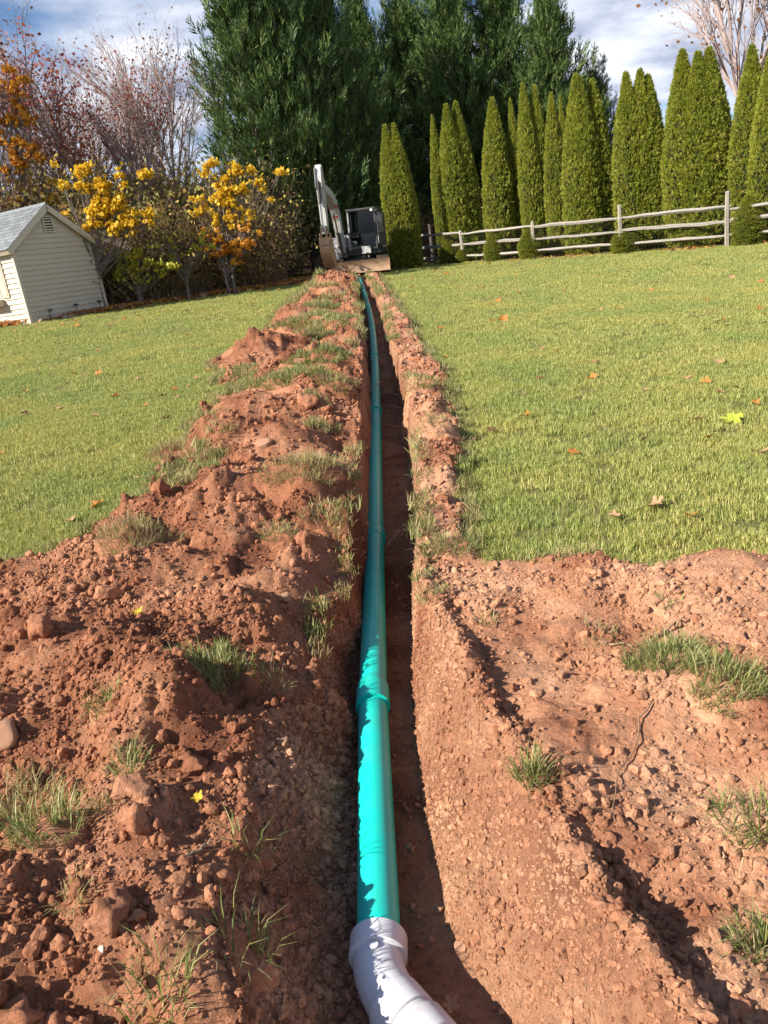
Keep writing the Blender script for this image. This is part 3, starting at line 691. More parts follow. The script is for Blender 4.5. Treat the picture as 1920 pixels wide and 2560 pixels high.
stone(c7(1190, 1335), .006, 'white_stone', 'tiny white pebble on the bare soil')
stone(c6(40, 930), .07, 'stone', 'squarish block of soil at the spoil bank edge')

# ------------------------------------------------------------------ fallen leaves
def leaf_shape(name, seed, m, lobes=5):
    r = np.random.default_rng(seed); n = lobes*4; th = np.linspace(0, 2*PI, n, endpoint=False)
    rad = .55+.45*np.abs(np.cos(th*lobes/2))**.8; rad = rad*r.uniform(.85, 1.1, n); rad[n//2] = .35
    curl = r.uniform(.2, .55); ang = r.uniform(0, PI)
    x, y = rad*np.cos(th), rad*np.sin(th); u = x*math.cos(ang)+y*math.sin(ang)
    V = np.concatenate([[[0, 0, .03]], np.stack([x*.55, y*.55, curl*.35*u*u+r.normal(0, .03, n)], 1), np.stack([x, y, curl*u*u*1.1+r.normal(0, .06, n)], 1)])
    T = [(0, 1+i, 1+(i+1) % n) for i in range(n)]; Q = [(1+i, 1+n+i, 1+n+(i+1) % n, 1+(i+1) % n) for i in range(n)]
    V = np.concatenate([V, [[-.35, 0, .02], [-.35, .03, .02], [-1.1, .05, .12]]]); k_ = len(V); T.append((k_-3, k_-2, k_-1))
    return mesh_np(name, V, [np.array(Q), np.array(T)], m)
LC = {'tan': [(.50, .30, .17), (.42, .24, .12)], 'orange': [(.55, .22, .05), (.45, .16, .04)], 'dark': [(.20, .08, .05), (.16, .06, .04)], 'yellow': [(.62, .44, .04), (.55, .36, .04)], 'lime': [(.45, .50, .06), (.40, .46, .06)]}
LM = {k_: leaf_mat('leaf_'+k_, v_, .6, .25) for k_, v_ in LC.items()}
LS = {k_: [leaf_shape(f'leaf_{k_}_{i}', 40+i+len(k_)*7, LM[k_]) for i in range(3)] for k_ in LM}
WORD = {'tan': 'curled tan leaf fallen on the lawn', 'orange': 'orange-brown leaf fallen on the lawn', 'dark': 'dark red-brown leaf fallen on the lawn', 'yellow': 'yellow leaf fallen on the lawn', 'lime': 'yellow-green maple leaf lying on the lawn'}
def leaf(p, s, c, label=None, up=.03):
    o = link('fallen_leaf', random.choice(LS[c])); o.location = p+np.array([0, 0, up]); o.scale = (s, s, s)
    o.rotation_euler = (random.uniform(-.35, .35), random.uniform(-.35, .35), random.uniform(0, 6.28))
    tag(o, label or WORD[c], 'leaf', 'fallen leaves')
leaf(surf(1050+1485/1.907, 650+780/1.907), .075, 'lime', 'large yellow-green maple leaf lying on the lawn')
leaf(surf(1050+1310/1.907, 650+790/1.907), .055, 'tan', 'large curled tan leaf beside the yellow-green maple leaf')
leaf(surf(1050+925/1.907, 650+1240/1.907), .03, 'tan'); leaf(surf(1050+1375/1.907, 650+860/1.907), .032, 'orange'); leaf(surf(1050+1065/1.907, 650+880/1.907), .03, 'dark')
rl = [(1080, 635), (500, 760), (1450, 320), (1410, 262), (1380, 262), (940, 240), (860, 248), (820, 575), (1275, 575), (1520, 632), (1430, 505), (650, 450), (585, 430), (120, 478), (290, 325), (1640, 310), (1640, 270), (1595, 700), (1430, 650), (1360, 600), (265, 875), (350, 830), (1120, 1190), (1290, 1245), (1045, 128), (925, 135), (1180, 15), (570, 575), (1625, 940), (735, 945), (240, 985)]
ll = [(180, 785), (65, 870), (195, 945), (405, 905), (1010, 890), (1230, 825), (1215, 775), (1300, 755), (1125, 815), (600, 680), (680, 500), (990, 545), (285, 505), (1410, 470), (1350, 490), (1590, 440), (675, 1590), (500, 1690), (15, 1225), (660, 965), (880, 845), (1205, 235), (1300, 395), (960, 705), (1430, 640), (1360, 700), (1155, 975), (930, 1400)]
for k_, (a_, b_) in enumerate(rl+ll):
    px_ = (1050+a_/1.907, 650+b_/1.907) if k_ < len(rl) else (a_/2.765, 700+b_/2.765)
    p = surf(*px_); leaf(p, .042*random.uniform(.75, 1.25), ('tan', 'orange', 'tan', 'dark', 'tan', 'orange')[k_ % 6])
leaf(c6(655, 415), .022, 'yellow', 'small yellow leaf on the spoil bank beside the thin root', .01)
leaf(c6(905, 1180), .018, 'yellow', 'dull yellow leaf in a hollow of the spoil bank', .01)
leaf(disp(975, 2178), .022, 'tan', 'oval tan leaf on the trench floor by the white fitting', .01)
allleaf = proto_collection('leaf_shapes', [LS['tan'][0], LS['tan'][1], LS['orange'][0], LS['orange'][1], LS['dark'][0], LS['yellow'][0]])
# small far leaves on the lawn and the drift of leaves along the trees and fence
n = 900; X = rng.uniform(-13, 14, n); Y = rng.uniform(7, 30, n); ok = (Y < wood_edge(X)) | (X > -1); ok &= ~((X > 1.5) & (Y > fence_edge(X))); a, b = masks(X, Y); ok &= (a < .3) & (b < .3) & ~((X > -.3) & (X < .7))
ok &= rng.uniform(0, 1, n) < np.where(X < 0, np.clip(1.2-(wood_edge(X)-Y)/9, .12, 1), .22)
pts = [np.stack([X[ok], Y[ok]], 1)]; hh = [np.full(ok.sum(), .035)]
n = 11000; t = rng.uniform(0, 1, n); X = -9.5+t*9.2; Y = wood_edge(X)+rng.normal(.05, .30, n)+rng.uniform(0, 1, n)**3*2.2
pts.append(np.stack([X, Y], 1)); hh.append(rng.uniform(.02, .11, n))
n = 1300; X = rng.uniform(1.2, 13.5, n); Y = fence_edge(X)+rng.normal(.1, .3, n)
pts.append(np.stack([X, Y], 1)); hh.append(rng.uniform(0, .04, n))
P2 = np.concatenate(pts); n = len(P2)
o = scatter('leaf_litter', allleaf, np.stack([P2[:, 0], P2[:, 1], G(P2[:, 0], P2[:, 1])+np.concatenate(hh)], 1), np.stack([rng.normal(0, .4, n), rng.normal(0, .4, n), rng.uniform(0, 6.28, n)], 1), rng.uniform(.04, .075, n), rng.choice([0, 1, 2, 2, 3, 3, 4, 5], n))
tag(o, 'drift of orange-brown leaves along the trees and over the lawn', 'leaves', None, 'stuff')

# ------------------------------------------------------------------ garden shed
M['siding'] = mat('cream_siding', (.52, .46, .36), .55, (.48, .425, .33), scale=3)
M['trimc'] = mat('cream_trim', (.54, .48, .38), .5)
M['shingle'] = mat('grey_shingle', (.13, .14, .15), .92, (.20, .215, .225), scale=26, bump=.3, bscale=140, rnd=.22)
M['white'] = mat('white_paint', (.78, .78, .76), .5)
M['shutter'] = mat('tan_shutter', (.50, .44, .34), .6, (.46, .40, .30), scale=5)
M['wpane'] = mat('window_glass', (.02, .03, .04), .08, spec=.8)
M['dark'] = mat('dark_recess', (.03, .028, .025), .9)
M['timber'] = mat('edging_timber', (.42, .34, .25), .85, (.32, .25, .18), scale=8)
SW, SH = 2.6, 1.92
Ys = 20.4
Cb = at_y(67.5/.864, 697/.864, Ys)
ge = np.array([.5, .866]); gl = np.array([-.866, .5])                   # along the gable, along the front
base = min(float(G(*(Cb[:2]))), Cb[2])-.03
shed = empty('garden_shed', (Cb[0], Cb[1], base), math.atan2(ge[1], ge[0]))
tag(shed, 'cream vinyl-sided garden shed with grey shingled gable roof', 'shed')
# local: x along gable (0..SW), y along front away to the side (0..SL), z up; gable face at y=0 looking -y, front face at x=0 looking -x
SL = 3.7; RISE = .90; OV = .16
b = MB(); poly = [(0.02, 0), (SW-.02, 0), (SW-.02, SH), (SW/2, SH+RISE-.03), (0.02, SH)]
b.prism(poly, .02, SL-.02, lambda p, q, w: (p, w, q)); b.build('wall', M['siding'], shed)
def lap(name, w0, w1, z, h, face):
    """one siding board, thicker at its lower edge"""
    pr = [(0, 0), (.016, 0), (.006, h), (0, h)]
    m_ = MB()
    if face == 'gable': m_.add([(w0[0], .02-.030, z), (w1[0], .02-.030, z), (w1[1], .02-.005, z+h), (w0[1], .02-.005, z+h), (w0[0], .021, z), (w1[0], .021, z), (w1[1], .021, z+h), (w0[1], .021, z+h)], [(0, 1, 2, 3), (0, 4, 5, 1), (3, 2, 6, 7), (0, 3, 7, 4), (1, 5, 6, 2)])
    else: m_.add([(-.010, w1, z), (-.010, w0, z), (.015, w0, z+h), (.015, w1, z+h), (.021, w1, z), (.021, w0, z), (.021, w0, z+h), (.021, w1, z+h)], [(0, 1, 2, 3), (0, 4, 5, 1), (3, 2, 6, 7), (0, 3, 7, 4), (1, 5, 6, 2)])
    return m_.build(name, M['siding'], shed)
LH = .125; z = .06
while z < SH+RISE-.16:
    def ext(zz):
        if zz <= SH: return (.06, SW-.06)
        k_ = (zz-SH)/RISE*SW/2; return (.06+k_, SW-.06-k_)
    (a0, a1), (b0, b1) = ext(z), ext(z+LH)
    if b1-b0 > .1: lap('siding_board', (a0, b0), (a1, b1), z, LH+.004, 'gable')
    if z+LH < SH: lap('siding_board', .06, SL-.06, z, LH+.004, 'front')
    z += LH
for (x0, x1, y0, y1) in ((-.022, .06, -.022, .06), (SW-.06, SW+.022, -.022, .06), (-.012, .06, SL-.06, SL+.012), (SW-.06, SW+.012, SL-.06, SL+.012)):
    MB().box((x0, y0, 0), (x1, y1, SH-.02)).build('corner_trim', M['trimc'], shed)
# roof slabs, rake and eave boards, shingles
rl_ = math.hypot(SW/2+OV, RISE*(SW/2+OV)/(SW/2)); pit = math.atan2(RISE, SW/2)
roof = empty('roof'); roof.parent = shed
for sgn in (0, 1):
    def fr(u, w, t):                                                   # u from eave up the slope, w along the shed, t thickness
        x = -OV+u*math.cos(pit)-t*math.sin(pit); zz = SH-OV*math.tan(pit)+u*math.sin(pit)+t*math.cos(pit)
        return (x if sgn == 0 else SW-x, w, zz)
    V = [fr(u, w, t) for u in (0, rl_) for w in (-.10, SL+.10) for t in (0, .05)]
    MB().add(V, [(0, 1, 3, 2), (4, 6, 7, 5), (0, 4, 5, 1), (2, 3, 7, 6), (0, 2, 6, 4), (1, 5, 7, 3)]).build('roof_deck', M['trimc'], roof)
    V = [fr(u, w, t) for u in (-.01, rl_) for w in (-.125, -.10) for t in (-.10, .052)]
    MB().add(V, [(0, 1, 3, 2), (4, 6, 7, 5), (0, 4, 5, 1), (2, 3, 7, 6), (0, 2, 6, 4), (1, 5, 7, 3)]).build('rake_board', M['trimc'], roof)
    V = [fr(u, w, t) for u in (-.02, 0) for w in (-.10, SL+.10) for t in (-.09, .05)]
    MB().add(V, [(0, 1, 3, 2), (4, 6, 7, 5), (0, 4, 5, 1), (2, 3, 7, 6), (0, 2, 6, 4), (1, 5, 7, 3)]).build('eave_board', M['trimc'], roof)
    cw, chh = .33, .150; nr = int(rl_/chh)+1; ncol = int((SL+.24)/cw)+1
    sm = None
    for r_ in range(nr):
        for c_ in range(ncol):
            w0 = -.128+c_*cw-(r_ % 2)*cw*.5+random.uniform(-.01, .01); w1 = min(w0+cw-.012, SL+.125); w0 = max(w0, -.130)
            if w1-w0 < .05: continue
            u0 = -.025+r_*chh+random.uniform(-.012, .008); u1 = min(u0+chh+.05, rl_)
            V = [fr(u0, w0, .052+.012), fr(u0, w1, .052+.012), fr(u1, w1, .053), fr(u1, w0, .053), fr(u0, w0, .0505), fr(u0, w1, .0505)]
            f_ = [(0, 1, 2, 3), (4, 5, 1, 0)]
            if sgn: f_ = [q_[::-1] for q_ in f_]
            MB().add(V, f_).build('shingle', M['shingle'], roof)
for (uu, nm) in ((0, 0),):
    MB().prism([(SW/2-.16, SH+RISE-.075), (SW/2, SH+RISE+.085), (SW/2+.16, SH+RISE-.075), (SW/2, SH+RISE+.065)], -.13, SL+.13, lambda p, q, w: (p, w, q)).build('ridge_cap', M['shingle'], roof)
# gable vent
vt = empty('gable_vent', (SW/2, -.035, SH+RISE*.52)); vt.parent = shed
MB().box((-.17, .0, -.20), (.17, .02, -.17)).box((-.17, 0, .17), (.17, .02, .20)).box((-.17, 0, -.17), (-.13, .02, .17)).box((.13, 0, -.17), (.17, .02, .17)).build('vent_frame', M['trimc'], vt)
MB().box((-.13, .012, -.17), (.13, .018, .17)).build('vent_screen', M['dark'], vt)
for i in range(5): MB().box((-.13, -.012, -.15+i*.066), (.13, .011, -.118+i*.066)).build('vent_slat', M['trimc'], vt)
# window, shutters and flower box on the front
wdw = empty('window', (0, 1.12, 1.18)); wdw.parent = shed
MB().box((-.03, -.30, -.42), (.004, -.25, .42)).box((-.03, .25, -.42), (.004, .30, .42)).box((-.03, -.25, .37), (.004, .25, .42)).box((-.03, -.25, -.42), (.004, .25, -.37)).box((-.022, -.25, -.02), (.003, .25, .02)).box((-.02, -.012, -.37), (.002, .012, -.02)).box((-.02, -.012, .02), (.002, .012, .37)).build('window_frame', M['white'], wdw)
for (a_, b_) in ((-.25, -.37), (.012, -.37), (-.25, .02), (.012, .02)): MB().box((-.012, a_, b_), (-.006, a_+.238, b_+.35)).build('pane', M['wpane'], wdw)
for y_ in (.50, 1.46): MB().box((-.028, y_, .74), (.003, y_+.28, 1.62)).box((-.036, y_+.04, .80), (-.027, y_+.24, 1.14)).box((-.036, y_+.04, 1.22), (-.027, y_+.24, 1.56)).build('shutter', M['shutter'], shed)
MB().box((-.22, .78, .56), (-.002, 1.46, .72)).build('flower_box', M['shutter'], shed)
MB().box((-.045, 2.2, .05), (.003, 3.4, 1.80)).box((-.06, 2.78, .05), (-.044, 2.82, 1.80)).build('door', M['white'], shed)
# edging and path lights along the gable
def shl(x, y, z): return np.array([Cb[0]+ge[0]*x+gl[0]*y, Cb[1]+ge[1]*x+gl[1]*y, z])
pe0, pe1 = shl(.75, -.28, 0), shl(2.7, -.28, 0)
o = MB().box((0, -.03, -.06), (float(np.linalg.norm(pe1-pe0)), .03, .06), .01).build('edging_timber', M['timber'], None, False, (pe0[0], pe0[1], float(G(*pe0[:2]))+.04)); o.rotation_euler[2] = math.atan2(ge[1], ge[0])
tag(o, 'weathered timber edging along the shed wall', 'edging')
M['blackm'] = mat('black_metal', (.03, .03, .03), .45)
M['lens'] = mat('lamp_lens', (.25, .25, .24), .2)
for (t_, lb, tilt) in ((.42, 'tilted solar path light by the sunny shed corner', .25), (1.35, 'black solar path light at the middle of the shed gable wall', 0), (2.15, 'black solar path light near the woods end of the shed', .05)):
    p = shl(t_, -.20, 0); p[2] = float(G(*p[:2]))
    r_ = empty('path_light', p); r_.rotation_euler = (tilt, tilt, 0); tag(r_, lb, 'path light', 'solar path lights by the shed')
    MB().tube([(0, 0, -.1), (0, 0, .24)], .010, 8).build('stake', M['blackm'], r_)
    MB().tube([(0, 0, .22), (0, 0, .30)], [.018, .045], 12).build('lens', M['lens'], r_)
    MB().tube([(0, 0, .29), (0, 0, .31), (0, 0, .335)], [.075, .075, .03], 14).build('cap', M['blackm'], r_)

# ------------------------------------------------------------------ split-rail fence
M['rail'] = mat('grey_rail', (.38, .35, .31), .9, (.22, .195, .165), scale=5, bump=.5, bscale=20, stretch=(1, 8, 8), rnd=.12)
M['post'] = mat('grey_post', (.42, .38, .31), .9, (.26, .22, .17), scale=6, bump=.5, bscale=25, stretch=(8, 8, 1), rnd=.12)
M['wire'] = mat('wire', (.10, .10, .09), .5, metal=.6)
def c4(x, y): return (920+x/1.659, 80+y/1.659)
posts = [(.9, 34.3), (2.75, 32.1), (4.25, 29.6), (6.25, 27.0), (8.3, 24.35), (10.45, 22.0), (12.7, 19.8), (15, 17.6)]
fence = empty('rail_fence', (posts[0][0], posts[0][1], float(G(*posts[0])))); f0 = np.array(fence.location)
tag(fence, 'weathered three-rail split-rail fence with wire mesh below the evergreens', 'fence')
pz = [float(G(*p)) for p in posts]
hts = [1.1, 1.12, 1.14, 1.2, 1.42, 1.46, 1.4, 1.4]
for i, (x, y) in enumerate(posts):
    r_ = np.random.default_rng(60+i); ph = hts[i]
    pts = np.array([(x, y, pz[i]-.25), (x+r_.normal(0, .008), y, pz[i]+ph*.5), (x+r_.normal(0, .012), y, pz[i]+ph-.02), (x, y, pz[i]+ph)])
    MB().tube(pts-f0, [.075, .07, .062, .045], 7, True, r_.uniform(0, 1)).build('post', M['post'], fence)
    if i+1 < len(posts):
        x2, y2 = posts[i+1]; L_ = math.hypot(x2-x, y2-y); dn = np.array([(y2-y)/L_, -(x2-x)/L_])*.02
        for hgt in (.28, .66, 1.05):
            za, zb = pz[i]+hgt+r_.normal(0, .025), pz[i+1]+hgt+r_.normal(0, .025)
            ts = np.linspace(-.03, 1.03, 9); P = np.stack([x+(x2-x)*ts, y+(y2-y)*ts, za+(zb-za)*ts], 1); P[:, 2] += r_.normal(0, .008, 9); P[:, :2] += r_.normal(0, .01, (9, 1))
            rd = .052*np.array([.55, .85, 1, 1.05, 1, 1.05, 1, .85, .55])*r_.uniform(.85, 1.1, 9)
            MB().tube(P-f0, rd, 5, True, r_.uniform(0, 6)).build('rail', M['rail'], fence)
        wmb = MB()
        nn = int(L_/.10)
        for k_ in range(nn+1):
            t_ = k_/nn; X_, Y_, Z_ = x+(x2-x)*t_+dn[0]*5, y+(y2-y)*t_+dn[1]*5, pz[i]+(pz[i+1]-pz[i])*t_
            wmb.tube(np.array([(X_, Y_, Z_+.02), (X_, Y_, Z_+1.0)])-f0, .0016, 3, False)
        for k_ in range(11):
            wmb.tube(np.array([(x+dn[0]*5, y+dn[1]*5, pz[i]+.02+k_*.098), (x2+dn[0]*5, y2+dn[1]*5, pz[i+1]+.02+k_*.098)])-f0, .0016, 3, False)
        wo_ = wmb.build('wire_mesh', M['wire'], fence)

# ------------------------------------------------------------------ compact excavator
M['xwhite'] = mat('machine_white', (.50, .50, .49), .42, (.40, .39, .37), scale=4, detail=5)
M['xgrey'] = mat('machine_grey', (.33, .33, .33), .5, (.27, .26, .25), scale=5)
M['xdark'] = mat('machine_charcoal', (.028, .028, .03), .5, (.05, .045, .04), scale=5)
M['steel'] = mat('worn_steel', (.55, .36, .22), .55, (.36, .22, .13), scale=5, metal=.25, stretch=(1, 6, 6))
M['chrome'] = mat('chrome_rod', (.75, .76, .78), .12, metal=1)
M['rubber'] = mat('track_rubber', (.035, .033, .03), .85, (.11, .07, .045), scale=6)
M['redd'] = mat('red_decal', (.45, .03, .025), .5)
M['seat'] = mat('seat_vinyl', (.02, .02, .022), .7)
M['lampl'] = mat('work_lamp', (.7, .7, .68), .2)
def glass_mat():
    m, n, l, out = new_mat('cab_glass')
    t = N(n, 'ShaderNodeBsdfTransparent'); t.inputs[0].default_value = (.42, .52, .50, 1)
    g = N(n, 'ShaderNodeBsdfGlossy', i_Roughness=.03); fz = N(n, 'ShaderNodeFresnel', i_IOR=1.5); ms = N(n, 'ShaderNodeMixShader')
    l.new(fz.outputs[0], ms.inputs[0]); l.new(t.outputs[0], ms.inputs[1]); l.new(g.outputs[0], ms.inputs[2]); l.new(ms.outputs[0], out.inputs[0]); return m
M['glass'] = glass_mat()
exx = at_y(750+832/5.53, 360+1640/5.53, 27.5)[0]
EXY = 28.95
exc = empty('excavator', (exx, EXY, float(G(exx, EXY)))); tag(exc, 'white compact excavator with cab and raised boom at the trench end', 'excavator')
exc.rotation_euler = (0, math.radians(2.2), 0)
YAW = math.radians(13)
def up(V):
    V = np.asarray(V, float).copy(); x, y = V[:, 0].copy(), V[:, 1].copy()
    V[:, 0] = x*math.cos(YAW)+y*math.sin(YAW); V[:, 1] = -x*math.sin(YAW)+y*math.cos(YAW)
    V[:, 2] = np.where(V[:, 2] > .68, .68+(V[:, 2]-.68)*.83, V[:, 2]); return V
# front is -y; a point with y<0 moves towards -x when the house turns
def ub(mb, name, m, parent=None, sm=0):
    mb.V = [up(v_) for v_ in mb.V]; o = mb.build(name, M[m], parent or exc)
    if sm: autosmooth(o, sm)
    return o
def stadium(L_, h_, n=10):
    r_ = h_/2; a_ = [(-L_/2+r_-r_*math.sin(t), r_-r_*math.cos(t)) for t in np.linspace(0, PI, n)]
    b_ = [(L_/2-r_+r_*math.sin(t), r_+r_*math.cos(t)) for t in np.linspace(0, PI, n)]
    return a_+b_
for sx in (-1, 1):
    xc_ = sx*.775
    tr = MB().prism(stadium(2.45, .56), xc_-.19, xc_+.19, lambda p, q, w: (w, p, q)); tk = tr.build('track', M['rubber'], exc)
    gm = MB(); S_ = np.array(stadium(2.47, .58, 16))
    per = np.concatenate([[0], np.cumsum(np.linalg.norm(np.roll(S_, -1, 0)-S_, axis=1))])
    for k_ in range(44):
        d_ = per[-1]*k_/44; j = np.searchsorted(per, d_, 'right')-1; a_, b_ = S_[j % len(S_)], S_[(j+1) % len(S_)]; f_ = (d_-per[j])/max(per[j+1]-per[j], 1e-6); c_ = a_+(b_-a_)*f_
        gm.box((xc_-.20, c_[0]-.022, c_[1]-.02), (xc_+.20, c_[0]+.022, c_[1]+.02))
    gm.build('grouser_bars', M['rubber'], tk)
    for yy_ in (-.93, .93): MB().tube([(xc_-sx*.0+sx*.195, yy_, .28), (xc_+sx*.215, yy_, .28)], .20, 16).build('idler', M['xdark'], tk)
    MB().box((xc_-.205, -.7, .17), (xc_+.205, .7, .38), .02).build('track_frame', M['xgrey'], exc)
MB().box((-.58, -.7, .30), (.58, .7, .55), .03).build('undercarriage', M['xdark'], exc)
bp = [(-1.62, .10), (-1.58, .16), (-1.555, .28), (-1.57, .40), (-1.62, .50), (-1.585, .50), (-1.53, .40), (-1.51, .28), (-1.535, .15), (-1.585, .09)]
bl_ = MB().prism(bp, -.98, .98, lambda p, q, w: (w, p, q)).build('dozer_blade', M['steel'], exc); autosmooth(bl_, 40)
for sx in (-.98, .965): MB().box((sx, -1.62, .09), (sx+.015, -1.50, .505)).build('blade_end_plate', M['steel'], bl_)
for sx in (-.42, .42): MB().prism([(-1.53, .18), (-.6, .28), (-.6, .42), (-1.53, .32)], sx-.05, sx+.05, lambda p, q, w: (w, p, q)).build('blade_arm', M['xwhite'], exc)
ub(MB().tube([(0, 0, .52), (0, 0, .70)], .52, 24), 'turntable', 'xdark')
# house
ang = np.linspace(-PI/2, PI/2, 13)
deck = [(-.92, -.72), (.92, -.72), (.92, .55)]+[(.92*math.cos(t), .55+.70*math.sin(t)) for t in np.linspace(0, PI, 14)][1:-1]+[(-.92, .55)]
ub(MB().prism(deck, .68, .90, lambda p, q, w: (p, q, w)), 'deck', 'xdark', None, 30)
hood = [(x*.985, y) for x, y in [(-.92, .60), (.92, .60)]+[(.92*math.cos(t), .60+.63*math.sin(t)) for t in np.linspace(0, PI, 14)][1:-1]]
ub(MB().prism(hood, .90, 1.55, lambda p, q, w: (p, q, w)), 'engine_hood', 'xwhite', None, 30)
sc_ = ub(MB().prism([(-.80, .70), (-.80, 1.02), (-.60, 1.36), (-.1, 1.46), (.60, 1.46), (.60, .70)], -.91, -.52, lambda p, q, w: (w, p, q)), 'side_cover', 'xwhite')
ub(MB().box((-.915, -.815, .60), (-.50, -.70, .92)), 'step_box', 'xgrey')
# cab
CX0, CX1, CY0, CY1, CZ0, CZ1 = -.14, .86, -.80, .70, .88, 2.46
cab = empty('cab'); cab.parent = exc
def post(a_, b_, r_=.035, m='xdark', nm='cab_pillar'): ub(MB().tube([a_, b_], r_, 4, True, PI/4), nm, m, cab)
FS = .10
post((CX0+.03, CY0+.02, CZ0), (CX0+.03, CY0+FS, CZ1-.04), .035, 'xgrey'); post((CX1-.03, CY0+.02, CZ0), (CX1-.03, CY0+FS, CZ1-.04), .045, 'xdark')
post((CX0+.03, CY1-.03, CZ0), (CX0+.03, CY1-.06, CZ1-.04), .05); post((CX1-.03, CY1-.03, CZ0), (CX1-.03, CY1-.06, CZ1-.04), .05)
post((CX1-.02, -.02, CZ0), (CX1-.02, 0, CZ1-.04), .04)
for (a_, b_) in (((CX0, CY0+.03, 1.52), (CX1, CY0+.03, 1.52)), ((CX0, CY0+.02, CZ0+.04), (CX1, CY0+.02, CZ0+.04))): post(a_, b_, .03, 'xdark', 'cab_crossbar')
ub(MB().box((CX0-.02, CY0+.04, CZ1-.08), (CX1+.02, CY1+.02, CZ1+.02), .035), 'cab_roof', 'xdark', cab)
ub(MB().box((CX0, CY1-.03, CZ0), (CX1, CY1-.005, 1.35)), 'cab_rear_panel', 'xdark', cab)
ub(MB().box((CX1-.02, -.02, CZ0), (CX1-.0, CY1-.03, 1.45)), 'cab_side_panel', 'xwhite', cab)
ub(MB().box((CX0, CY0, CZ0-.02), (CX1, CY1, CZ0+.02)), 'cab_floor', 'xdark', cab)
ub(MB().box((CX0+.05, CY0+.045, CZ0+.10), (CX1-.06, CY0+.05, 1.49)), 'lower_windscreen', 'glass', cab)
ub(MB().add([(CX0+.05, CY0+.055, 1.55), (CX1-.06, CY0+.055, 1.55), (CX1-.06, CY0+.095, CZ1-.09), (CX0+.05, CY0+.095, CZ1-.09)], [(0, 1, 2, 3)]), 'windscreen', 'glass', cab)
ub(MB().box((CX0+.002, CY0+.1, 1.25), (CX0+.008, CY1-.1, CZ1-.09)), 'side_window', 'glass', cab)
ub(MB().box((CX1-.012, .04, 1.47), (CX1-.006, CY1-.1, CZ1-.09)), 'side_window', 'glass', cab)
ub(MB().box((CX0+.08, CY1-.035, 1.4), (CX1-.08, CY1-.03, CZ1-.1)), 'rear_window', 'glass', cab)
# open door folded back along the cab side
dr = empty('cab_door'); dr.parent = exc
def dpost(a_, b_, r_=.024): ub(MB().tube([a_, b_], r_, 6), 'door_frame_bar', 'xdark', dr)
H0 = (CX1+.04, CY0+.06); D1 = (CX1+.20, CY0+.55)
for (a_, b_) in (((*H0, CZ0+.1), (*H0, CZ1-.1)), ((*D1, CZ0+.1), (*D1, CZ1-.25)), ((*H0, CZ1-.1), (*D1, CZ1-.25)), ((*H0, CZ0+.1), (*D1, CZ0+.1)), ((*H0, 1.45), (*D1, 1.45))): dpost(a_, b_)
ub(MB().add([(*H0, CZ0+.12), (*D1, CZ0+.12), (*D1, 1.43), (*H0, 1.43)], [(0, 1, 2, 3)]), 'door_panel', 'xdark', dr)
ub(MB().add([(*H0, 1.47), (*D1, 1.47), (*D1, CZ1-.27), (*H0, CZ1-.12)], [(0, 1, 2, 3)]), 'door_glass', 'glass', dr)
ub(MB().tube([(CX1+.06, CY0-.02, 1.05), (CX1+.06, CY0-.06, 1.15), (CX1+.06, CY0-.06, 1.75), (CX1+.06, CY0-.02, 1.85)], .014, 6), 'grab_rail', 'xwhite')
# inside the cab
ub(MB().box((.10, -.05, 1.15), (.62, .42, 1.30), .04).box((.12, .36, 1.28), (.60, .50, 1.95), .05), 'seat', 'seat', cab)
for x_ in (.02, .66): ub(MB().box((x_, -.25, 1.05), (x_+.13, .25, 1.42), .02).tube([(x_+.06, -.18, 1.4), (x_+.06, -.22, 1.62)], .016, 6).tube([(x_+.06, -.22, 1.6), (x_+.06, -.23, 1.70)], .028, 8), 'joystick_console', 'seat', cab)
for x_ in (.26, .42): ub(MB().tube([(x_, -.55, .95), (x_, -.50, 1.45)], .014, 6).box((x_-.06, -.66, .93), (x_+.06, -.48, .96)), 'travel_lever', 'lampl', cab)
ub(MB().box((.30, -.90, .70), (.62, -.80, .98), .02), 'front_panel', 'xwhite')
for x_ in (.36, .52): ub(MB().tube([(x_, -.92, .58), (x_, -.94, .64)], .05, 10), 'hose_fitting', 'chrome')
ub(MB().tube([(CX1-.1, CY0-.02, CZ1-.1), (CX1-.1, CY0-.10, CZ1-.1)], .05, 10), 'work_lamp', 'lampl')
ub(MB().tube([(CX1+.02, CY0-.02, 2.0), (CX1+.16, CY0-.10, 2.05)], .012, 6).box((CX1+.10, CY0-.13, 1.85), (CX1+.24, CY0-.10, 2.10), .01), 'mirror', 'xdark')
# boom, arm, bucket: profiles in (forward, height), plane at BU
BU = -.37
def bf(p, q, w): return (BU+w, -p, q)
ub(MB().box((BU-.16, -.98, .62), (BU+.16, -.66, 1.02), .03), 'swing_bracket', 'xdark')
boom = [(.78, .72), (.95, .72), (1.06, 1.00), (1.38, 2.05), (1.62, 2.50), (2.05, 2.82), (2.92, 3.10), (3.0, 3.20), (2.93, 3.32), (2.6, 3.28), (1.92, 3.12), (1.42, 2.80), (1.12, 2.25), (.86, 1.15)]
bo = ub(MB().prism(boom, -.12, .12, bf), 'boom', 'xwhite')
ub(MB().box((BU-.124, -1.78, 2.50), (BU-.121, -1.55, 2.66)).box((BU+.121, -1.78, 2.50), (BU+.124, -1.55, 2.66)), 'red_decal', 'redd', bo)
bq = [bf(1.46, 2.165, 0), bf(1.60, 2.44, 0)]
ub(MB().add([bf(1.447, 2.17, -.09), bf(1.447, 2.17, .09), bf(1.59, 2.46, .09), bf(1.59, 2.46, -.09)], [(0, 1, 2, 3)]), 'red_decal', 'redd', bo)
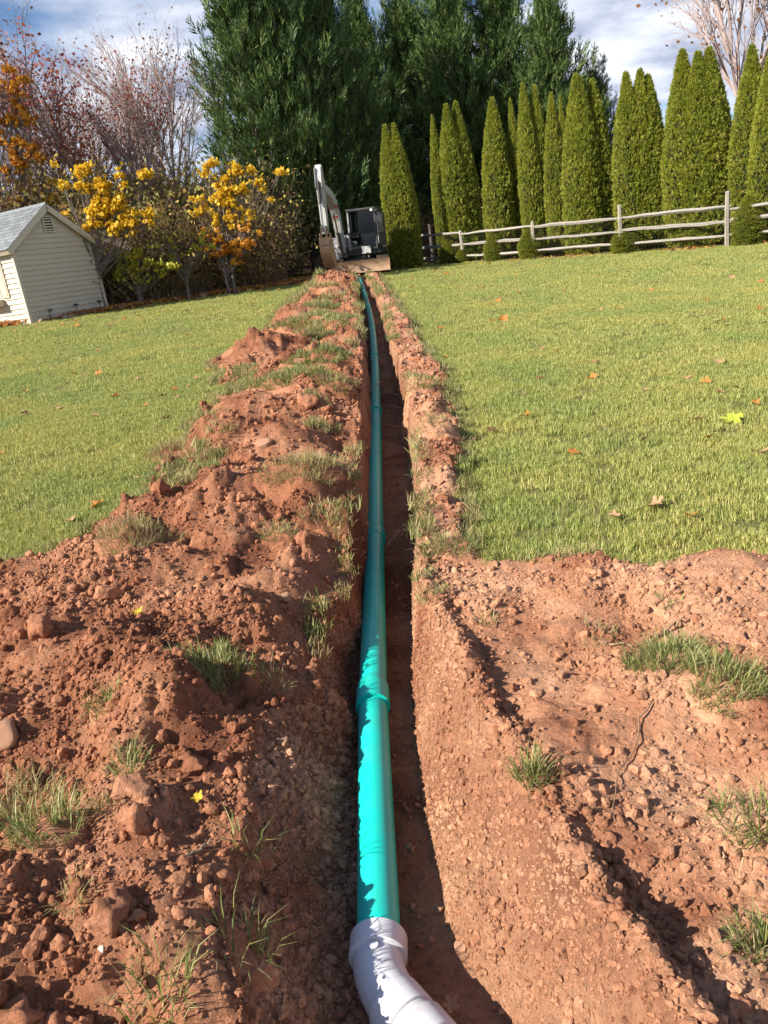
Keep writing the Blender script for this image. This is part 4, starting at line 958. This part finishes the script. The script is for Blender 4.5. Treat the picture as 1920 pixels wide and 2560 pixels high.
def cyl(a_, b_, r_, split, nm, w=0):
    A, B = np.array(bf(*a_, w)), np.array(bf(*b_, w)); Mid = A+(B-A)*split
    c_ = ub(MB().tube([A, Mid], r_, 12).tube([Mid-(B-A)*.02, Mid], r_*1.2, 12), nm, 'xdark', None, 40)
    ub(MB().tube([Mid, B], r_*.55, 10), 'piston_rod', 'chrome', c_)
cyl((.95, .66), (1.60, 2.36), .055, .55, 'boom_cylinder')
cyl((1.65, 2.90), (2.86, 3.86), .05, .55, 'arm_cylinder')
arm = [(2.84, 3.98), (3.00, 4.0), (3.10, 3.6), (3.14, 3.1), (3.10, 2.3), (3.07, 1.56), (2.95, 1.52), (2.88, 1.64), (2.80, 2.6), (2.76, 3.1), (2.78, 3.5)]
ar = ub(MB().prism(arm, -.095, .095, bf), 'arm', 'xwhite')
for w_ in (-.105, .095): ub(MB().prism([(3.02, 3.92), (3.12, 3.90), (3.22, 3.2), (3.12, 3.1)], w_, w_+.01, bf), 'arm_lug', 'xwhite', ar)
cyl((3.20, 3.42), (3.22, 1.80), .05, .50, 'bucket_cylinder')
for w_ in (-.11, .08): ub(MB().prism([(3.26, 1.80), (3.20, 1.84), (2.98, 1.66), (3.0, 1.58)], w_, w_+.03, bf), 'bucket_link', 'xgrey')
for w_ in (-.10, .07): ub(MB().prism([(3.27, 1.82), (3.20, 1.82), (3.17, 1.36), (3.24, 1.36)], w_, w_+.03, bf), 'bucket_link', 'steel')
# bucket: curved back shell towards the camera, teeth at the lower inner end
tb = np.linspace(0, 1, 11)
bx_ = 3.22+.16*np.sin(tb*PI*.75)-.40*tb**2.2; bz_ = 1.40-1.08*tb+.10*tb*tb
outer = np.stack([bx_, bz_], 1); inner = outer-np.stack([.03+0*tb, -.012*tb], 1)
W_ = .175
ub(MB().prism([tuple(p) for p in outer]+[tuple(p) for p in inner[::-1]], -W_, W_, bf), 'bucket_shell', 'steel', None, 40)
side = [tuple(p) for p in inner]+[(2.62, .55), (2.84, 1.25), (2.98, 1.56), (3.12, 1.58)]
for w_ in (-W_, W_-.02): ub(MB().prism(side, w_, w_+.02, bf), 'bucket_side', 'steel')
ub(MB().box((BU-W_-.01, -3.28, 1.28), (BU+W_+.01, -3.10, 1.42), .015), 'bucket_top_plate', 'steel')
ub(MB().prism([(3.26, 1.16), (3.38, 1.16), (3.36, 1.30), (3.26, 1.30)], -W_*.9, W_*.9, bf), 'bucket_cross_plate', 'steel')
for k_ in range(4):
    w_ = -W_+.02+k_*(2*W_-.08)/3
    ub(MB().prism([(outer[-1][0]+.02, outer[-1][1]+.03), (outer[-1][0]-.16, outer[-1][1]-.05), (outer[-1][0]-.02, outer[-1][1]-.03)], w_, w_+.05, bf), 'bucket_tooth', 'steel')
for (k_, w_) in ((0, -.06), (1, .06)):
    P = [bf(.92, 1.1, w_+.13), bf(1.25, 2.3, w_+.13), bf(1.6, 2.98, w_*.9), bf(2.4, 3.35, w_), bf(2.75, 3.42, w_), bf(2.9, 3.2, w_)]
    ub(MB().tube(P, .016, 6), 'hydraulic_hose', 'xdark')

# ------------------------------------------------------------------ trees
M['cyp'] = leaf_mat('cypress_spray', [(.026, .055, .016), (.052, .10, .026), (.095, .155, .038), (.15, .19, .055)], .6, .2, .55, [(.8, .85, .8), (1.2, 1.15, 1.1)])
M['arb'] = leaf_mat('arborvitae_spray', [(.15, .19, .022), (.25, .30, .033), (.33, .38, .048), (.40, .28, .09)], .5, .35, 1.3, [(.85, .9, .8), (1.15, 1.1, 1.0)])
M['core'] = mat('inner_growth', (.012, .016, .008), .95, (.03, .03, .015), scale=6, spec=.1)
M['bark'] = mat('grey_bark', (.13, .10, .085), .9, (.20, .165, .14), scale=9, bump=.4)
M['twigs'] = mat('purple_twigs', (.22, .165, .15), .85, (.30, .23, .205), scale=2)
M['twigs_pale'] = mat('pale_twigs', (.36, .28, .26), .85, (.30, .22, .20), scale=2)
M['brushwood'] = mat('brush_twigs', (.13, .085, .055), .9, (.22, .15, .10), scale=2)
def unit(v): return v/(np.linalg.norm(v, axis=-1, keepdims=True)+1e-9)
def sprays(P, A, L, nl=9, fan=.62, wid=.24, seed=0, plen=.46):
    """feathery sprays: P base, A axis, L length; leaflets to both sides"""
    r = np.random.default_rng(seed); n = len(P); A = unit(A)
    S = unit(np.cross(A, r.normal(size=(n, 3)))); Nn = np.cross(A, S)
    Vs = []
    for k in range(nl):
        f = k/(nl-1); sg = 1 if k % 2 else -1
        if k == nl-1: sg = 0
        base = P+A*(L*f*.62)[:, None]
        d = unit(A*math.cos(fan)+S*(sg*math.sin(fan))+Nn*r.normal(0, .28, (n, 1))+r.normal(0, .12, (n, 3)))
        ll = (L*plen*(1-.35*f)*r.uniform(.75, 1.25, n))[:, None]
        wd = unit(np.cross(d, Nn+.4*r.normal(size=(n, 3))))*ll*wid*.5
        Vs.append(np.stack([base, base+d*ll*.45+wd, base+d*ll, base+d*ll*.45-wd], 1))
    V = np.stack(Vs, 1).reshape(-1, 3); m = len(V)//4
    return V, np.arange(m*4).reshape(m, 4)
def cypress(seed, h, R):
    r = np.random.default_rng(seed); PP, AA, LL = [], [], []
    br = MB(); nb = 330
    for i in range(nb):
        t = .015+.97*(i+r.uniform(0, 1))/nb; t = t**.9
        prof = min(1, .72+1.6*t)*(1-t)**.72*1.12+.03
        az = i*2.399+r.normal(0, .3); Lb = R*prof*r.uniform(.58, 1.22); el = .18+.95*t+r.normal(0, .13)
        z0 = h*t*.93
        d = np.array([math.cos(az)*math.cos(el), math.sin(az)*math.cos(el), math.sin(el)])
        p0 = np.array([0, 0, z0]); mid = p0+d*Lb*.55; tip = p0+d*Lb+np.array([0, 0, Lb*.22])
        if i % 3 == 0: br.tube([p0, mid, tip], [.05, .03, .01], 4, False)
        ns = int(6+13*min(1, Lb/R))
        f = r.uniform(.12, 1.04, ns)**.58
        pos = np.where(f[:, None] < .55, p0+(mid-p0)*(f/.55)[:, None], mid+(tip-mid)*((f-.55)/.45)[:, None])+r.normal(0, .10+.055*Lb, (ns, 3))*np.array([1, 1, .8])
        ax = unit(tip-mid)[None]*1.0+np.array([0, 0, .55])+r.normal(0, .33, (ns, 3))
        PP.append(pos); AA.append(ax); LL.append(r.uniform(.5, .95, ns)*(1 if t < .85 else .75))
    # several leaders at the top
    for k in range(5):
        b0 = np.array([r.normal(0, R*.22), r.normal(0, R*.22), h*r.uniform(.78, .9)]); n = 46
        f = r.uniform(0, 1, n); pos = b0+np.stack([r.normal(0, .16, n)*(1-f*.8), r.normal(0, .16, n)*(1-f*.8), f*h*.19], 1)
        PP.append(pos); AA.append(np.array([0, 0, 1.])+r.normal(0, .35, (n, 3))); LL.append(r.uniform(.4, .75, n))
    P, A, L = np.concatenate(PP), np.concatenate(AA), np.concatenate(LL)
    V, Q = sprays(P, A, L, 13, .48, .17, seed+1, .40)
    br.tube([(0, 0, -.2), (0, 0, h*.5), (0, 0, h*.93)], [.22, .13, .03], 8)
    return mesh_np('cypress_crown', V, [Q], M['cyp']), br.mesh('cypress_trunk', M['bark'])
CY = [cypress(21, 12.5, 3.0), cypress(37, 12.5, 2.8), cypress(53, 12.5, 2.9)]
ORD = ['first', 'second', 'third', 'fourth', 'fifth', 'sixth', 'seventh', 'eighth', 'ninth', 'tenth', 'eleventh', 'twelfth', 'thirteenth', 'fourteenth']
def gpt(dxp, Y):
    """ground point on the bearing of a display-pixel column at depth Y"""
    x = at_y(dxp/.864, 560/.864-(dxp-749)*.148/.864, Y)[0]; return np.array([x, Y, float(G(x, Y))])
cyl_ = [(606, 33.2, 12.4, .90), (682, 34.2, 13.6, .95), (765, 36.2, 13.0, .90), (838, 40, 12.0, .95), (925, 41, 12.4, 1.0), (1010, 40, 13.0, 1.05), (1110, 40.5, 12.8, 1.1), (1205, 39, 11.2, 1.0), (1292, 40, 7.8, .7)]
for i, (dxp, Y, h, rs) in enumerate(cyl_):
    p = gpt(dxp, Y); o = empty('cypress_tree', p, random.uniform(0, 6.28)); o.scale = (rs, rs, h/12.5)
    tag(o, f'towering dark green cypress, {ORD[i]} in the row counting from the yellow-leaved maples', 'tree', 'dark cypresses behind the excavator and hedge')
    c_, t_ = CY[(i*2+i//3) % 3]; link('crown', c_, o); link('trunk', t_, o)
# arborvitae columns
def arbor(seed):
    r = np.random.default_rng(seed); h, R = 5.0, .62; n = 9000
    t = r.uniform(0, 1, n)**1.08; az = r.uniform(0, 2*PI, n)
    def prof(t): return np.where(t < .38, .86+.14*np.sin(np.clip(t/.38, 0, 1)*PI/2), 1-np.clip((t-.38)/.62, 0, 1)**1.75*.985)
    lump_ = 1+.16*fbm(az*2.2, t*16, seed, 3)+.05*fbm(az*6, t*40, seed+5, 2)
    rad = R*prof(t)*lump_*r.uniform(.86, 1.03, n)
    P = np.stack([rad*np.cos(az), rad*np.sin(az), t*h*.985+.02], 1)
    out = np.stack([np.cos(az), np.sin(az), np.zeros(n)], 1)
    A = out*.55+np.array([0, 0, 1.])*r.uniform(.5, 1.1, (n, 1))+r.normal(0, .28, (n, 3))
    V, Q = sprays(P, A, r.uniform(.09, .155, n), 6, .55, .36, seed+1, .6)
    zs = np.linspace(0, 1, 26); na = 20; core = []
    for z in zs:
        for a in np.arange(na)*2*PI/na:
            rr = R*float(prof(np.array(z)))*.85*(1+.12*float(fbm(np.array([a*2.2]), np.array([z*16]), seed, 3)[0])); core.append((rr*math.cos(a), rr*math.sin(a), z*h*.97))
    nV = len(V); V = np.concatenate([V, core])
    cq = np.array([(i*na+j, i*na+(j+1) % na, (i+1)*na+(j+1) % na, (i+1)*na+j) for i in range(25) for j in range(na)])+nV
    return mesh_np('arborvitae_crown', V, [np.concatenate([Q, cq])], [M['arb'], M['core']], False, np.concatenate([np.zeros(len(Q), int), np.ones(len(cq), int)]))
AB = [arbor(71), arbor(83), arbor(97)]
fdir = np.array([2.15, -2.55]); fdir /= np.linalg.norm(fdir); fn = np.array([-fdir[1], fdir[0]])
def fence_y(cx):
    """depth of the fence line where a crop-4 column crosses it, a step behind"""
    for Y in np.linspace(16, 36, 400):
        sx = 920+cx/1.659; x = at_y(sx, (560-(sx*.864-749)*.148)/.864, Y)[0]
        if Y > 31.6-(x-2.8)*1.2: return Y
    return 32
# crop-4 columns: (base centre, base half width, [(tip x, tip y)...])
ARB = [(122, 72, [(72, 388), (116, 380)]), (272, 30, [(268, 350)]), (378, 80, [(328, 303), (368, 288)]), (518, 56, [(507, 275)]), (592, 30, [(595, 280)]),
       (665, 66, [(652, 213), (690, 226)]), (766, 42, [(757, 254)]), (803, 22, [(803, 260)]), (900, 98, [(848, 180), (878, 186), (935, 198)]),
       (1108, 104, [(1080, 166), (1134, 155), (1172, 178)]), (1352, 134, [(1312, 72), (1362, 88), (1408, 70), (1440, 112)]), (1545, 72, [(1590, 58)]), (1650, 90, [(1655, 88), (1690, 60)]), (1830, 120, [(1850, 40), (1900, 50)])]
DESC = {1: 'single-tipped', 2: 'twin-tipped', 3: 'three-tipped', 4: 'four-tipped'}
for i, (bc, hw, tips) in enumerate(ARB):
    Y = fence_y(bc)+(.95 if hw > 32 else 1.8) if i else 30.4; sx = 920+bc/1.659
    x = at_y(sx, 560, Y)[0]
    # column at the ground height: follow the leaning vertical
    for _ in range(6):
        zg = float(G(x, Y)); d = np.array([x, Y, zg-EYE]); py = 1280-FOC*(d@Uv)/(d@Fv); pxx = 960+FOC*(d@Rv)/(d@Fv); x += (sx-pxx)*Y/FOC
    root = empty('arborvitae', (x, Y, float(G(x, Y))))
    tag(root, f'{DESC[len(tips)]} yellow-green arborvitae, {ORD[i]} along the rail fence counting from the excavator', 'tree', 'arborvitae hedge behind the rail fence')
    MB().tube([(0, 0, -.1), (0, 0, 1.5)], [.09, .05], 7).build('trunk', M['bark'], root)
    for k, (tx, ty) in enumerate(tips):
        tp = at_y(920+tx/1.659, 80+ty/1.659, Y+random.uniform(-.15, .15))
        hh_ = tp[2]-root.location.z
        hwm = hw/1.659*Y/FOC
        wr = hwm*(1.0 if len(tips) == 1 else (.66 if len(tips) == 2 else .62 if len(tips) == 3 else .58))/.60
        c_ = link('crown', AB[(i+k) % 3], root)
        off = tp[0]-x
        c_.location = (off*.9, tp[1]-Y, 0); c_.scale = (wr, wr, hh_/5.0); c_.rotation_euler = (random.gauss(0, .012), random.gauss(0, .012), random.uniform(0, 6.28))
# low skirts of the same evergreen growing through the fence
for (cx, cyb, wpx, hpx, lb) in ((335, 950, 30, 85, 'low evergreen sprout growing through the fence bay beside the excavator'), (530, 940, 38, 110, 'low evergreen sprout in front of the fence beside the second bay'), (680, 930, 42, 120, 'low evergreen bush covering the fence post'),
                            (1080, 895, 55, 110, 'low evergreen bush hiding the rails beside the tall post'), (395, 945, 25, 60, 'small evergreen sprout under the lowest rail'), (1580, 845, 55, 170, 'leafy evergreen skirt spilling over the fence rails')):
    p = surf(*c4(cx, cyb)); Y = fence_y(cx)-.12; p = at_y(*c4(cx, cyb), Y); p[2] = float(G(p[0], Y))
    o = link('evergreen_sprout', AB[random.randrange(3)], None, (p[0], Y, p[2]-.05)); s_ = wpx/1.659*Y/FOC; o.scale = (s_/.55, s_/.55, hpx/1.659*Y/FOC/5.0*1.15); o.rotation_euler = (0, 0, random.uniform(0, 6))
    tag(o, lb, 'shrub', 'evergreen sprouts at the fence')

# bare and autumn-coloured deciduous trees
def skeleton(seed, h, r0, spread=.5, lean=0, nl=8, dens=1.0, start=.22):
    r = np.random.default_rng(seed); mb = MB(); tips = []
    def grow(p, d, L, rad, lev):
        n = 5 if lev < 2 else 3; pts = [p]; dd = d.copy()
        for i in range(n):
            dd = unit(dd+r.normal(0, .10 if lev < 2 else .16, 3)+np.array([0, 0, .05 if lev else .03])); pts.append(pts[-1]+dd*L/n)
        pts = np.array(pts); mb.tube(pts, np.linspace(rad, max(rad*.45, .004), n+1), 7 if lev == 0 else 4 if lev < 2 else 3, False)
        if lev >= 2: tips.extend([(pts[k], dd) for k in range(1, n+1)])
        if lev == 4: return
        cnt = [nl, 5, 4, 3][lev]; cnt = max(2, int(cnt*dens+r.uniform(0, 1)))
        for i in range(cnt):
            f = r.uniform(start if lev == 0 else .2, 1.0)
            k = min(int(f*n), n-1); q = pts[k]+(pts[k+1]-pts[k])*(f*n-k)
            ax = unit(np.cross(dd, r.normal(size=3))); an = r.uniform(.35, .8)*spread*1.7
            nd = unit(dd*math.cos(an)+ax*math.sin(an)+np.array([0, 0, .22]))
            grow(q, nd, L*r.uniform(.42, .66)*(1.12-.45*f if lev == 0 else 1), rad*(.55 if lev == 0 else .5)*(1.1-.4*f), lev+1)
    grow(np.zeros(3), unit(np.array([lean, 0, 1.])), h*.72, r0, 0)
    return mb, tips
def leaves_at(tips, n, size, m, seed, clump=.22, band=None, name='leaves'):
    r = np.random.default_rng(seed); T = np.array([t_[0] for t_ in tips])
    if band is not None:
        zz = T[:, 2]; T = T[(zz > band[0]) & (zz < band[1])]
        if len(T) < 3: T = np.array([t_[0] for t_ in tips])
    P = T[r.integers(0, len(T), n)]+r.normal(0, clump, (n, 3)); A = r.normal(size=(n, 3))+np.array([0, 0, -.4]); A = unit(A); B = unit(np.cross(A, r.normal(size=(n, 3))))
    s_ = (size*r.uniform(.6, 1.3, n))[:, None]
    V = np.stack([P-A*s_*.6, P+B*s_*.42-A*s_*.05, P+A*s_*.6, P-B*s_*.42-A*s_*.05], 1).reshape(-1, 3)
    return mesh_np(name, V, [np.arange(4*n).reshape(n, 4)], m)
SK = []
for k in range(6):
    mb, tp = skeleton(1200+k*7, 9.5, .10+.02*(k % 3), .45+.05*(k % 3), (.1, -.08, .03, 0, .12, -.05)[k], 10, 1.0, .25)
    SK.append((mb.mesh(f'tree_skeleton_{k}', M['twigs'] if k != 4 else M['twigs_pale'], False), tp))
FM = {'red': leaf_mat('red_leaves', [(.22, .035, .03), (.34, .06, .05), (.30, .12, .07), (.40, .16, .12)], .6, .35),
      'rust': leaf_mat('rust_leaves', [(.20, .07, .03), (.30, .12, .05), (.36, .18, .07), (.16, .10, .05)], .6, .35),
      'gold': leaf_mat('golden_leaves', [(.64, .38, .02), (.74, .50, .03), (.80, .60, .06), (.58, .30, .02)], .55, .45),
      'orange': leaf_mat('orange_leaves', [(.60, .26, .03), (.66, .34, .03), (.45, .16, .03)], .55, .4),
      'lime': leaf_mat('lime_leaves', [(.38, .40, .04), (.52, .46, .05), (.26, .32, .05), (.66, .46, .05)], .55, .45),
      'bush': leaf_mat('brush_leaves', [(.10, .13, .03), (.22, .16, .05), (.38, .22, .07), (.22, .23, .06), (.45, .33, .06)], .6, .3)}
def dtree(dxp, Y, h, sk, col_, nl, label, size=.12, band=None, extra=None, name='autumn_tree', clump=.25, rz=None):
    p = gpt(dxp, Y); o = empty(name, p, random.uniform(0, 6.28) if rz is None else rz); s_ = h/9.5*.8; o.scale = (s_, s_, s_)
    tag(o, label, 'tree', 'autumn trees in the wood behind the shed' if dxp < 700 else 'bare trees behind the hedge')
    link('trunk', SK[sk][0], o)
    if nl: link('crown', leaves_at(SK[sk][1], int(nl*1.7), size, FM[col_], int(dxp+Y*10)+500, clump, band), o)
    if extra: link('crown', leaves_at(SK[sk][1], extra[1], size, FM[extra[0]], int(dxp)+505, clump, extra[2]), o)
    return o
dtree(-30, 26, 9.5, 0, 'orange', 1700, 'tree with orange-yellow leaves behind the shed roof', .13, (4.5, 9.5))
dtree(35, 28, 9.0, 1, 'orange', 420, 'sparse orange tree rising from behind the shed roof ridge', .12, (3, 7), ('rust', 500, (6, 9.5)))
dtree(95, 29, 9.2, 2, 'rust', 900, 'thin rust-leaved tree directly behind the shed gable', .11)
dtree(150, 27.5, 8.9, 3, 'rust', 1000, 'rust-leaved tree with dark trunk beside the shed gable', .11, None, ('red', 250, (6, 9.5)))
dtree(205, 30, 9.6, 5, 'red', 650, 'sparse red-leaved tree behind the golden maple', .11)
dtree(268, 27.5, 9.3, 2, 'red', 900, 'red-topped tree with straight dark trunk above the golden maple', .12, (5.5, 9.5), ('rust', 350, (2, 6)), 'autumn_tree', .2, 1.1)
dtree(320, 29.5, 8.8, 0, 'red', 520, 'purplish tree with few red leaves past the red-topped tree', .11)
dtree(372, 28, 8.5, 1, 'red', 560, 'leaning tree with scattered red leaves above the brush', .11, None, ('bush', 500, (1, 5)))
dtree(425, 29, 9.6, 3, 'rust', 260, 'nearly bare grey tree close to the dark cypresses', .10)
dtree(445, 40, 13.5, 4, 'rust', 40, 'tall bare pale tree rising beside the first cypress', .1)
dtree(400, 38, 11, 4, 'rust', 40, 'tall bare pale tree far back in the wood', .1)
dtree(60, 36, 10.5, 4, 'rust', 100, 'bare pale tree far behind the shed', .1)
dtree(240, 37, 10.5, 5, 'rust', 100, 'bare grey tree far behind the golden maple', .1)
dtree(130, 38, 11, 3, 'rust', 100, 'bare grey tree in the far row behind the shed gable', .1)
dtree(330, 38, 11, 2, 'rust', 100, 'bare grey tree in the far row behind the brush', .1)
dtree(1640, 30, 15.5, 4, 'rust', 260, 'bare pinkish tree above the tallest arborvitae', .10)
dtree(1590, 36, 14.5, 4, 'rust', 160, 'slender bare tree between two arborvitae tops', .10)
dtree(1745, 33, 16, 1, 'rust', 200, 'bare tree beyond the last arborvitae', .10)
dtree(1440, 44, 7.5, 4, 'rust', 60, 'small far bare tree seen in a hedge gap', .10)
# golden maples and lime-leaved saplings
def maple(spots, Y, n, c_, label, h, dxp, size=.105, name='maple_shrub'):
    """spots: display-pixel blobs (x, y, rx, ry) of foliage, at depth Y; trunk below"""
    p = gpt(dxp, Y); o = empty(name, p); tag(o, label, 'tree', 'yellow-leaved maples at the wood edge')
    n = int(n*1.7); r = np.random.default_rng(int(dxp*3)+500); tot = sum(a[2]*a[3] for a in spots); Ps = []; mb = MB()
    mb.tube([(0, 0, -.1), (r.normal(0, .08), 0, h*.35), (r.normal(0, .2), r.normal(0, .2), h*.8)], [.05, .035, .012], 6)
    sub_ = []
    for (x, y, rx, ry) in spots:
        for j in range(9): sub_.append((x+r.normal(0, rx*.85), y+r.normal(0, ry*.8), rx*r.uniform(.2, .5), ry*r.uniform(.16, .4)))
    tot = sum(a[2]*a[3] for a in sub_)
    for (x, y, rx, ry) in sub_:
        c = at_y(x/.864, y/.864, Y)-p; k = max(4, int(n*rx*ry/tot)); kr = Y/1662
        mb.tube([(0, 0, max(.1, c[2]*.45)), c*.55+[0, 0, c[2]*.12], c+[0, 0, ry*kr*.2]], [.012, .009, .005], 4, False)
        q = r.normal(size=(k, 3)); q = q/np.linalg.norm(q, axis=1)[:, None]*(r.uniform(0, 1, k)**.45)[:, None]
        q = q*np.array([rx*kr, max(rx, 25)*kr*.8, ry*kr])
        tier = np.round(q[:, 2]/.28)*.28; q[:, 2] = q[:, 2]*.45+tier*.55+r.normal(0, .04, k)
        gap = fbm(q[:, 0]*2.2+x, q[:, 2]*3+q[:, 1]*1.5, int(x)) > -.22
        Ps.append((c+q)[gap])
        for j in range(2):
            e = c+q[r.integers(0, k)]; mb.tube([c*.8, (c+e)/2+[0, 0, .05], e], [.010, .007, .004], 3, False)
    P = np.concatenate(Ps); n = len(P); A = unit(r.normal(size=(n, 3))+np.array([0, 0, -.5])); B = unit(np.cross(A, r.normal(size=(n, 3)))); s_ = (size*r.uniform(.55, 1.25, n))[:, None]
    V = np.stack([P-A*s_*.55, P+B*s_*.5-A*s_*.1, P+A*s_*.6, P-B*s_*.5-A*s_*.1], 1).reshape(-1, 3)
    link('crown', mesh_np('maple_leaves', V, [np.arange(4*n).reshape(n, 4)], FM[c_]), o); mb.build('trunk', M['bark'], o)
maple([(235, 415, 48, 42), (205, 395, 35, 28), (265, 440, 45, 30), (215, 455, 38, 30), (250, 485, 50, 25), (305, 465, 28, 14), (185, 375, 25, 20)], 22.6, 3000, 'gold', 'broad golden-leaved maple beside the shed gable', 3.6, 222)
maple([(85, 390, 28, 18), (50, 410, 20, 20), (20, 440, 18, 18), (120, 440, 14, 14)], 25.5, 600, 'gold', 'small golden maple behind the shed roof', 4, 60)
maple([(300, 560, 40, 25), (275, 585, 30, 18), (325, 590, 28, 16), (265, 545, 28, 16)], 22.9, 900, 'lime', 'low yellow-green maple sapling in front of the brush', 1.8, 300)
maple([(500, 375, 42, 28), (470, 400, 32, 25), (520, 400, 28, 35), (495, 430, 45, 20), (485, 460, 35, 22), (500, 480, 42, 25)], 24.6, 1900, 'gold', 'golden maple against the first dark cypress', 4, 500)
maple([(490, 535, 40, 25), (515, 520, 25, 20), (470, 515, 20, 15)], 24.4, 700, 'orange', 'low orange-yellow sapling under the golden maple by the cypress', 1.8, 490)
maple([(25, 190, 28, 30), (12, 240, 30, 35), (10, 310, 35, 40), (45, 270, 25, 25), (60, 330, 25, 20)], 25, 1500, 'orange', 'orange-yellow leafed branches over the shed roof', 7, -5)
maple([(430, 520, 16, 14), (390, 560, 18, 12), (360, 520, 14, 10)], 23.6, 220, 'lime', 'spindly sapling with few yellow leaves in the brush', 2.0, 400, .11)
# dense brush filling the wood edge
def brush(seed, nt, nl):
    r = np.random.default_rng(seed); mb = MB(); tips = []
    for i in range(nt):
        b0 = np.array([r.normal(0, .35), r.normal(0, .35), 0]); d = unit(np.array([r.normal(0, .35), r.normal(0, .35), 1.])); L_ = r.uniform(.8, 2.6)
        p1 = b0+d*L_*.5+r.normal(0, .08, 3); p2 = p1+unit(d+r.normal(0, .45, 3))*L_*.5; mb.tube([b0, p1, p2], [.011, .007, .004], 3, False); tips += [(p1, d), (p2, d), ((p1+p2)/2, d)]
        for j in range(3):
            q = p1+(p2-p1)*r.uniform(0, 1); e = q+unit(r.normal(size=3)+d*.6)*r.uniform(.2, .6); mb.tube([q, e], [.006, .003], 3, False); tips.append((e, d))
    return mb, tips
bm_ = []
for k in range(4):
    mb, tp = brush(1500+k, 46, 0); nV = sum(len(v_) for v_ in mb.V)
    r = np.random.default_rng(1600+k); T = np.array([t_[0] for t_ in tp]); n = 420; P = T[r.integers(0, len(T), n)]+r.normal(0, .14, (n, 3)); A = unit(r.normal(size=(n, 3))); B = unit(np.cross(A, r.normal(size=(n, 3)))); s_ = r.uniform(.05, .11, (n, 1))
    LV = np.stack([P-A*s_*.6, P+B*s_*.4, P+A*s_*.6, P-B*s_*.4], 1).reshape(-1, 3)
    Q = np.concatenate(mb.Q); LQ = np.arange(4*n).reshape(n, 4)+nV
    bm_.append(mesh_np(f'brush_{k}', np.concatenate(mb.V+[LV]), [np.concatenate([Q, LQ])], [M['brushwood'], FM['bush']], False, np.concatenate([np.zeros(len(Q), int), np.ones(n, int)])))
bcol = proto_collection('brush_shapes', bm_)
X, Y, S = [], [], []
n = 640; t = rng.uniform(-12, -3.0, n); d_ = rng.uniform(.5, 1, n)*0+rng.uniform(0, 1, n)**1.3*9
X = t; Y = wood_edge(t)+.5+d_; S = rng.uniform(.7, 1.25, n)*np.interp(Y-wood_edge(t), [0, 2, 8], [.65, 1.1, 1.5])
okb = ~((np.abs((X-Cb[0])*ge[0]+(Y-Cb[1])*ge[1]-SW/2) < SW/2+1.1) & (((X-Cb[0])*gl[0]+(Y-Cb[1])*gl[1]) > -1.3) & (((X-Cb[0])*gl[0]+(Y-Cb[1])*gl[1]) < SL+.4))
okb &= ~((X < -7.7) & (Y < 25.5))
X, Y, S = X[okb], Y[okb], S[okb]
X = np.concatenate([X, rng.uniform(-5, 16, 170)]); Y = np.concatenate([Y, rng.uniform(37, 46, 170)]); S = np.concatenate([S, rng.uniform(.8, 1.3, 170)]); n = len(X)
o = scatter('undergrowth', bcol, np.stack([X, Y, G(X, Y)-.03], 1), np.stack([rng.normal(0, .1, n), rng.normal(0, .1, n), rng.uniform(0, 6.28, n)], 1), S, rng.integers(0, 4, n))
tag(o, 'tangle of brown brush and saplings under the autumn trees', 'brush', None, 'stuff')
